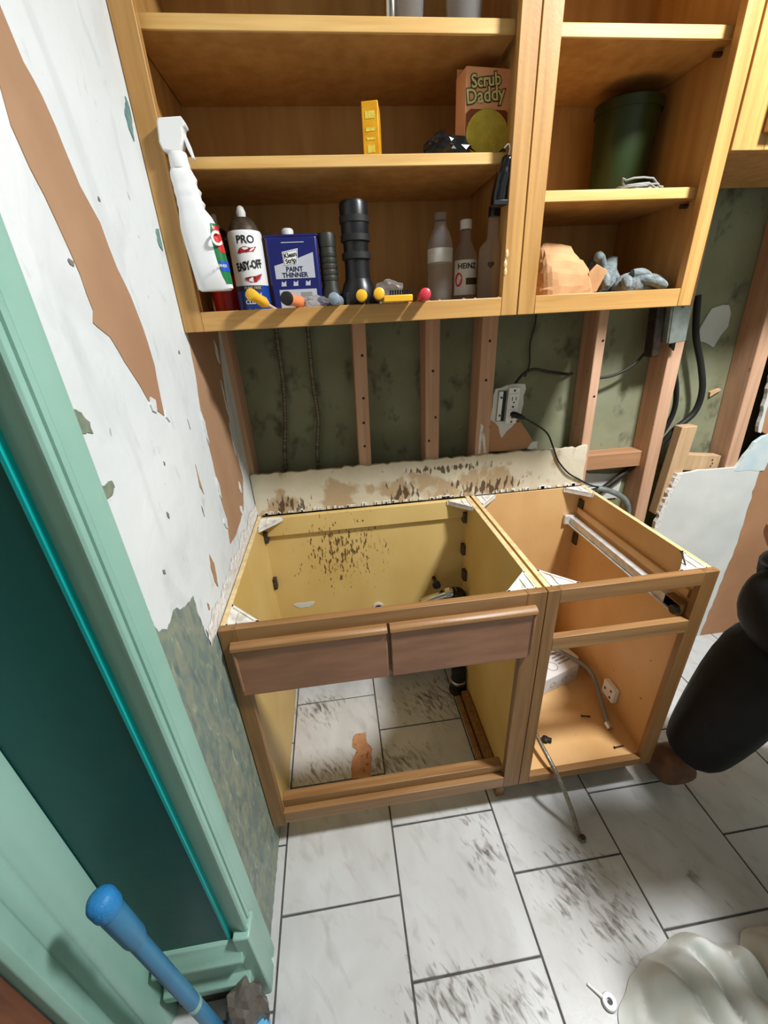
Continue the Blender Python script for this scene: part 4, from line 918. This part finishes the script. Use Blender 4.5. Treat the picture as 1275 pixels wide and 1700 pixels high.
t = thing('floor_cleat', 'dirty wooden cleat strips along the floor inside the sink cabinet', 'wood strip', (.71, -.33, 0))
part('strip', MB().box(.700, .718, -.49, -.17, .0, .022), 'lower_h', t, bevel=.002)
part('strip', MB().box(.722, .752, -.57, -.17, .0, .045), 'lower_v', t, bevel=.002)
SCRAP = [(0.254, -0.27), (0.269, -0.262), (0.303, -0.262), (0.305, -0.294), (0.322, -0.339), (0.311, -0.44), (0.238, -0.433), (0.246, -0.367), (0.265, -0.33), (0.252, -0.315)]
single('cardboard_scrap', MB().prism(jag(SCRAP, .003, .015), 'z', .0005, .003), 'cardboard', 'torn brown cardboard scrap on the tiles inside the sink cabinet', 'scrap', (.28, -.35, .0005))
# white light-fitting carton on the drawer cabinet floor
ZD = .1505
t = thing('light_carton', 'white printed carton lying inside the drawer cabinet', 'box', (1.02, -.22, ZD))
M = Matrix.Translation((1.065, -.215, ZD)) @ Matrix.Rotation(R(18), 4, 'Z')
part('carton', MB().prism([(-.20, -.085), (.070, -.085), (.100, -.055), (.100, .085), (-.20, .085)], 'z', 0, .076).xf(M), 'carton_white', t, bevel=.002)
def ring(cx, cy, rx, ry, w, z):
    mb = MB(); n = 24; vs = []; fs = []
    for i in range(n):
        a = 2*math.pi*i/n; vs += [(cx+rx*math.cos(a), cy+ry*math.sin(a), z), (cx+(rx-w)*math.cos(a), cy+(ry-w)*math.sin(a), z)]
    for i in range(n): j = (i+1) % n; fs.append((2*i, 2*j, 2*j+1, 2*i+1))
    return mb.add(vs, fs)
for (cx, cy, rr) in [(-.03, -.045, .022), (.085, .03, .018), (-.10, .02, .026)]:
    part('printed_ring', ring(cx, cy, rr, rr, .003, .0764).xf(M), 'carton_grey', t)
pr = MB()
for i in range(6): pr.box(.0, .06-.006*(i % 3), -.05+i*.016, -.043+i*.016, .0762, .0766)
part('print_lines', pr.xf(M), 'carton_grey', t)
pr = MB()
for cx in (-.06, .0, .05):
    r_ = ring(cx, .032, .013, .013, .0025, 0); pr.add([(v[0], -.0854, v[1]) for v in r_.v], r_.f)
part('printed_ring', pr.xf(M), 'carton_grey', t)
# braided hoses
single('supply_hose', MB().tube(smooth_path([(.875, -.36, .235), (.868, -.45, .215), (.872, -.53, .200), (.880, -.59, .185), (.895, -.64, .150), (.915, -.68, .085), (.927, -.712, .03), (.932, -.722, .010)], 6), .0068, 10), 'braid', 'braided supply hose drooping over the drawer cabinet rail onto the tiles', 'hose', (.932, -.722, .0), smooth=True)
t = thing('hose_tip', 'brass nut lying at the end of the drooping hose', 'nut', (.935, -.728, 0))
part('nut', MB().lathe(.936, -.732, [(.010, .0005), (.0115, .004), (.0115, .012), (.008, .017)], 6), 'braid', t)
part('washer', MB().lathe(.936, -.732, [(.0085, .016), (.0085, .0185), (.004, .0185)], 16), 'dark_metal', t)
t = thing('grey_hose', 'grey braided hose lying over the white carton', 'hose', (1.1, -.28, ZD))
part('tube', MB().tube(smooth_path([(.93, -.27, .30), (.99, -.22, .285), (1.07, -.21, .262), (1.13, -.24, .242), (1.176, -.32, .232), (1.172, -.40, .185), (1.160, -.46, .162), (1.150, -.49, .160)], 6), .0072, 10), 'wire_grey', t, smooth=True)
part('nut', MB().tube([(1.150, -.482, .161), (1.148, -.505, .162)], .010, 6), 'chrome', t)
t = thing('rubber_bung', 'small black rubber bung on the drawer cabinet floor', 'bung', (.925, -.51, ZD))
part('stem', MB().tube([(.918, -.505, ZD+.009), (.93, -.512, ZD+.009)], .008, 10), 'black_rubber', t, smooth=True)
part('head', MB().lathe(.912, -.503, [(.011, ZD), (.013, ZD+.006), (.011, ZD+.014), (.005, ZD+.017)], 14), 'black_rubber', t, smooth=True)
def screw(label, a, b):
    t = thing('loose_screw', label, 'screw', a, 'loose screws in the drawer cabinet')
    a = Vector(a); b = Vector(b); d = (b-a).normalized()
    part('shank', MB().tube([a, a+(b-a)*.9, b], [.0022, .0022, .0006], 8), 'rust_pipe', t)
    part('head', MB().tube([a-d*.002, a+d*.001], [.0045, .003], 10), 'rust_pipe', t)
screw('loose rusty screw lying in the middle of the drawer cabinet floor', (1.085, -.437, ZD+.0045), (1.115, -.443, ZD+.002))
screw('loose rusty screw at the front right of the drawer cabinet floor', (1.125, -.565, ZD+.0045), (1.160, -.562, ZD+.002))
screw('screw standing out of the white bracket at the front right corner', (1.168, -.545, H+.022), (1.160, -.575, H-.001))

# ------------------------------------------------------------------ left foreground
t = thing('mop_handle', 'blue plastic mop handle leaning upright in the doorway', 'mop', (-.082, -.985, 0))
part('pole', MB().tube([(-.074, -.985, .0), (-.085, -.99, .22), (-.106, -1.0, .66)], .0135, 18), 'mop_blue', t, smooth=True)
part('grip', MB().tube([(-.101, -.9975, .575), (-.102, -.998, .59), (-.1065, -1.0, .675), (-.108, -1.0005, .69)], [.0145, .0172, .0178, .0165], 20), 'mop_blue', t, smooth=True)
part('end_cap', MB().tube([(-.1075, -1.0, .688), (-.108, -1.0, .695), (-.1092, -1.001, .718), (-.1098, -1.001, .727), (-.110, -1.001, .731)], [.0185, .0205, .0205, .0165, .008], 20), 'mop_cap', t, smooth=True)
part('ring_mark', MB().tube([(-.0868, -.9907, .255), (-.0875, -.991, .27)], .0142, 18), 'trim_green', t, smooth=True)
crumple('plastic_bag', 'crumpled clear plastic bag on the floor by the mop', 'bag', (-.028, -.955, 0.0), (.046, .040, .080), 'smoky_bag', 8.2, sub=3, amp=.4, freq=1.7)
t = thing('blue_brush', 'light blue plastic brush standing behind the clear bag', 'brush', (.0, -.985, 0))
part('block', MB().box(-.012, .020, -1.03, -.965, .0005, .05), 'sky_blue', t, bevel=.004)
part('top_ridge', MB().box(-.006, .014, -1.02, -.972, .05, .062), 'sky_blue', t, bevel=.003)
# broken tile edge and grime by the casing
single('broken_tile_piece', MB().prism(jag([(-.035, -.945), (.018, -.90), (.020, -.86), (.004, -.86), (-.03, -.92)], .003, .02), 'z', .0006, .006), 'tile', 'broken pale tile sliver beside the door casing foot', 'tile piece', (0, -.9, .0006))

# ------------------------------------------------------------------ right foreground cloth
def cloth(label, cx, cy, pts, hgt, seed, loc):
    """rumpled cloth heap: outline points round the centre, raised folds inside"""
    nr, na = 26, 96; vs = []; fs = []
    P = [(math.atan2(p[1]-cy, p[0]-cx), math.hypot(p[0]-cx, p[1]-cy)) for p in pts]; P.sort()
    def rad(a):
        for i in range(len(P)):
            a0, r0 = P[i]; a1, r1 = P[(i+1) % len(P)]
            if i == len(P)-1: a1 += 2*math.pi
            aa = a if a >= a0 else a+2*math.pi
            if a0 <= aa <= a1:
                u = (aa-a0)/(a1-a0+1e-9); u = u*u*(3-2*u); return r0+(r1-r0)*u
        return P[0][1]
    for j in range(nr+1):
        s = j/nr
        for i in range(na):
            a = -math.pi+2*math.pi*i/na; r_ = rad(a)*(1-s)
            x = cx+math.cos(a)*r_; y = cy+math.sin(a)*r_
            env = min(1, s*6)
            q = x*.8+y*.6+.10*noise.noise((x*5, y*5, seed))
            f = abs(math.sin(q*36+seed+4.5*noise.noise((x*5+seed, y*5, 5))))**.55
            f2 = abs(noise.noise((x*9+seed, y*9, 0)))
            z = .004+env*hgt*(.25+.40*s**.5+.75*(f-.5)+.7*f2)
            vs.append((x, y, max(z, .003)))
    for j in range(nr):
        for i in range(na): fs.append((j*na+i, j*na+(i+1) % na, (j+1)*na+(i+1) % na, (j+1)*na+i))
    mb = MB().add(vs, fs)
    t = single('drop_cloth', mb, 'cloth_white', label, 'cloth', loc, smooth=True)
    for p in t.data.polygons: p.use_smooth = True
    sd = t.modifiers.new('sub', 'SUBSURF'); sd.levels = 1; sd.render_levels = 1
    return t
cloth('rumpled white drop cloth on the tiles at the lower right corner', 1.05, -1.16, [(1.175, -.995), (1.15, -1.0), (1.087, -.965), (.99, -.985), (.927, -1.0), (.871, -1.034), (.82, -1.074), (.80, -1.2), (.95, -1.36), (1.17, -1.34), (1.175, -1.15)], .07, 1.0, (1.05, -1.16, 0))
cloth('second fold of white cloth at the right edge beside the drop cloth', 1.28, -1.16, [(1.205, -1.0), (1.22, -.985), (1.30, -.985), (1.36, -1.0), (1.36, -1.1), (1.36, -1.35), (1.2, -1.34), (1.20, -1.15)], .07, 6.0, (1.28, -1.16, 0))
t = thing('white_tab', 'small white plastic tab with a hole lying by the drop cloth', 'tab', (.815, -1.045, 0))
part('tab', MB().tube([(.782, -1.015, .004), (.80, -1.035, .005), (.812, -1.048, .006)], [.003, .004, .006], 10), 'white_plastic', t, smooth=True)
part('tab_end', MB().lathe(.815, -1.050, [(.016, .002), (.017, .006), (.015, .011)], 20), 'white_plastic', t, smooth=True)
part('hole', MB().lathe(.815, -1.050, [(.0065, .0105), (.0065, .0115)], 16), 'ink_black', t)

# ------------------------------------------------------------------ person squatting at the right edge
def skin_mesh(name, joints, edges, root=0, sub=2):
    me = bpy.data.meshes.new(name)
    me.from_pydata([j[0] for j in joints], edges, [])
    o = bpy.data.objects.new(name, me); COL.objects.link(o)
    sk = o.modifiers.new('skin', 'SKIN'); sk.use_smooth_shade = True
    if not me.skin_vertices: me.attributes.new('skin', 'FLOAT', 'POINT')
    for i, j in enumerate(joints):
        r_ = j[1]; me.skin_vertices[0].data[i].radius = (r_, r_) if not isinstance(r_, tuple) else r_
        me.skin_vertices[0].data[i].use_root = (i == root)
    sd = o.modifiers.new('sub', 'SUBSURF'); sd.levels = sub; sd.render_levels = sub
    return o
def skin_obj(name, joints, edges, m, root=0, sub=2):
    bm = bmesh.new(); lay = bm.verts.layers.skin.verify()
    vv = []
    for i, (p, r_) in enumerate(joints):
        v = bm.verts.new(p); v[lay].radius = (r_, r_) if not isinstance(r_, tuple) else r_; v[lay].use_root = (i == root); vv.append(v)
    for a, b in edges: bm.edges.new((vv[a], vv[b]))
    me = bpy.data.meshes.new(name); bm.to_mesh(me); bm.free()
    me.materials.append(MATS[m])
    o = bpy.data.objects.new(name, me); COL.objects.link(o)
    sk = o.modifiers.new('skin', 'SKIN'); sk.use_smooth_shade = True
    sd = o.modifiers.new('sub', 'SUBSURF'); sd.levels = sub; sd.render_levels = sub
    return o
PEL = (1.72, -.84, .36); SPN = (1.60, -.85, .62); CH = (1.43, -.87, .88); NK = (1.32, -.88, 1.02); HD = (1.24, -.89, 1.11); HT = (1.205, -.895, 1.20)
RH = (1.68, -.74, .40); RK = (1.365, -.675, .61); RA = (1.325, -.625, .10)
LH = (1.68, -.96, .37); LK = (1.47, -1.14, .55); LA = (1.49, -1.12, .10)
RS = (1.45, -.70, .92); RE = (1.358, -.668, .735); RW = (1.352, -.665, .90); RP = (1.326, -.66, .950)
LS = (1.38, -1.06, .93); LE = (1.31, -1.13, .70); LW = (1.18, -1.08, .76); LP = (1.13, -1.06, .775)
J = [(PEL, .13), (SPN, .13), (CH, .15), (NK, .06), (HD, .085), (HT, .07),
     (RH, .085), (RK, .055), (RA, .038), (LH, .085), (LK, .055), (LA, .038),
     (RS, .055), (RE, .040), (RW, .027), (RP, .034), (LS, .055), (LE, .040), (LW, .027), (LP, .034)]
Eg = [(0, 1), (1, 2), (2, 3), (3, 4), (4, 5), (0, 6), (6, 7), (7, 8), (0, 9), (9, 10), (10, 11), (2, 12), (12, 13), (13, 14), (14, 15), (2, 16), (16, 17), (17, 18), (18, 19)]
def fingers(root, d, side, n0):
    d = Vector(d).normalized(); s_ = Vector(side).normalized(); nrm = d.cross(s_)
    base = Vector(J[root][0])
    for k, L in enumerate((.062, .070, .066, .052)):
        p0 = base+s_*(-.026+.018*k)+d*.030
        p1 = p0+d*L*.5+nrm*.006; p2 = p1+d*L*.35+nrm*.018
        i = len(J); J.extend([(tuple(p0), .0095), (tuple(p1), .0085), (tuple(p2), .007)]); Eg.extend([(root, i), (i, i+1), (i+1, i+2)])
    p0 = base-s_*.034+d*.004; p1 = p0-s_*.016+d*.026; p2 = p1+d*.026
    i = len(J); J.extend([(tuple(p0), .011), (tuple(p1), .0095), (tuple(p2), .008)]); Eg.extend([(root, i), (i, i+1), (i+1, i+2)])
fingers(15, (-.1, -.1, .9), (0.3, -.9, 0), 0)
fingers(19, (-.9, .3, .1), (.2, .9, 0), 0)
pb = skin_obj('person', J, Eg, 'skin'); ORG['person'] = (0, 0, 0)
pb['label'] = 'person in black clothes and brown boots squatting at the right edge'; pb['category'] = 'person'
def garment(name, joints, edges, m):
    o = skin_obj(name, joints, edges, m); sm_ = o.modifiers.new('smooth', 'SMOOTH'); sm_.factor = 0.5; sm_.iterations = 2; o.parent = pb; ORG[o.name] = (0, 0, 0); return o
def lerp(a, b, t): return tuple(a[i]+(b[i]-a[i])*t for i in range(3))
garment('trousers', [(PEL, .17), ((1.72, -.84, .47), .16), (RH, .13), (lerp(RH, RK, .55), .15), ((1.365, -.675, .655), .155), ((1.358, -.660, .40), .118), ((1.340, -.640, .25), .100), ((1.332, -.630, .17), .086),
                     (LH, .13), (lerp(LH, LK, .55), .12), (LK, .105), (lerp(LK, LA, .55), .085), (lerp(LK, LA, .92), .07)],
        [(0, 1), (0, 2), (2, 3), (3, 4), (4, 5), (5, 6), (6, 7), (0, 8), (8, 9), (9, 10), (10, 11), (11, 12)], 'cloth_black')
garment('jacket', [(SPN, .19), ((1.70, -.84, .46), .19), (CH, .21), ((1.34, -.88, .99), .095)], [(0, 1), (0, 2), (2, 3)], 'cloth_black')
garment('sleeve', [(RS, .125), (lerp(RS, RE, .55), .15), (RE, .155), (lerp(RE, RW, .5), .09), (lerp(RE, RW, .95), .055)], [(0, 1), (1, 2), (2, 3), (3, 4)], 'cloth_black')
garment('sleeve', [(LS, .145), (lerp(LS, LE, .55), .125), (LE, .11), (lerp(LE, LW, .9), .06)], [(0, 1), (1, 2), (2, 3)], 'cloth_black')
garment('hair', [((1.26, -.89, 1.135), .10), ((1.22, -.895, 1.21), .09), ((1.285, -.89, 1.08), .08)], [(0, 1), (0, 2)], 'hair_dark')
for (A, dy) in ((RA, 0.0), (LA, 0.0)):
    x, y, z = A
    garment('boot', [((x-.022, y, .185), .064), ((x-.026, y, .065), .062), ((x-.020, y+.055, .052), .052), ((x-.015, y+.13, .040), .042), ((x-.028, y-.03, .048), .048)], [(0, 1), (1, 2), (2, 3), (1, 4)], 'boot_tan')
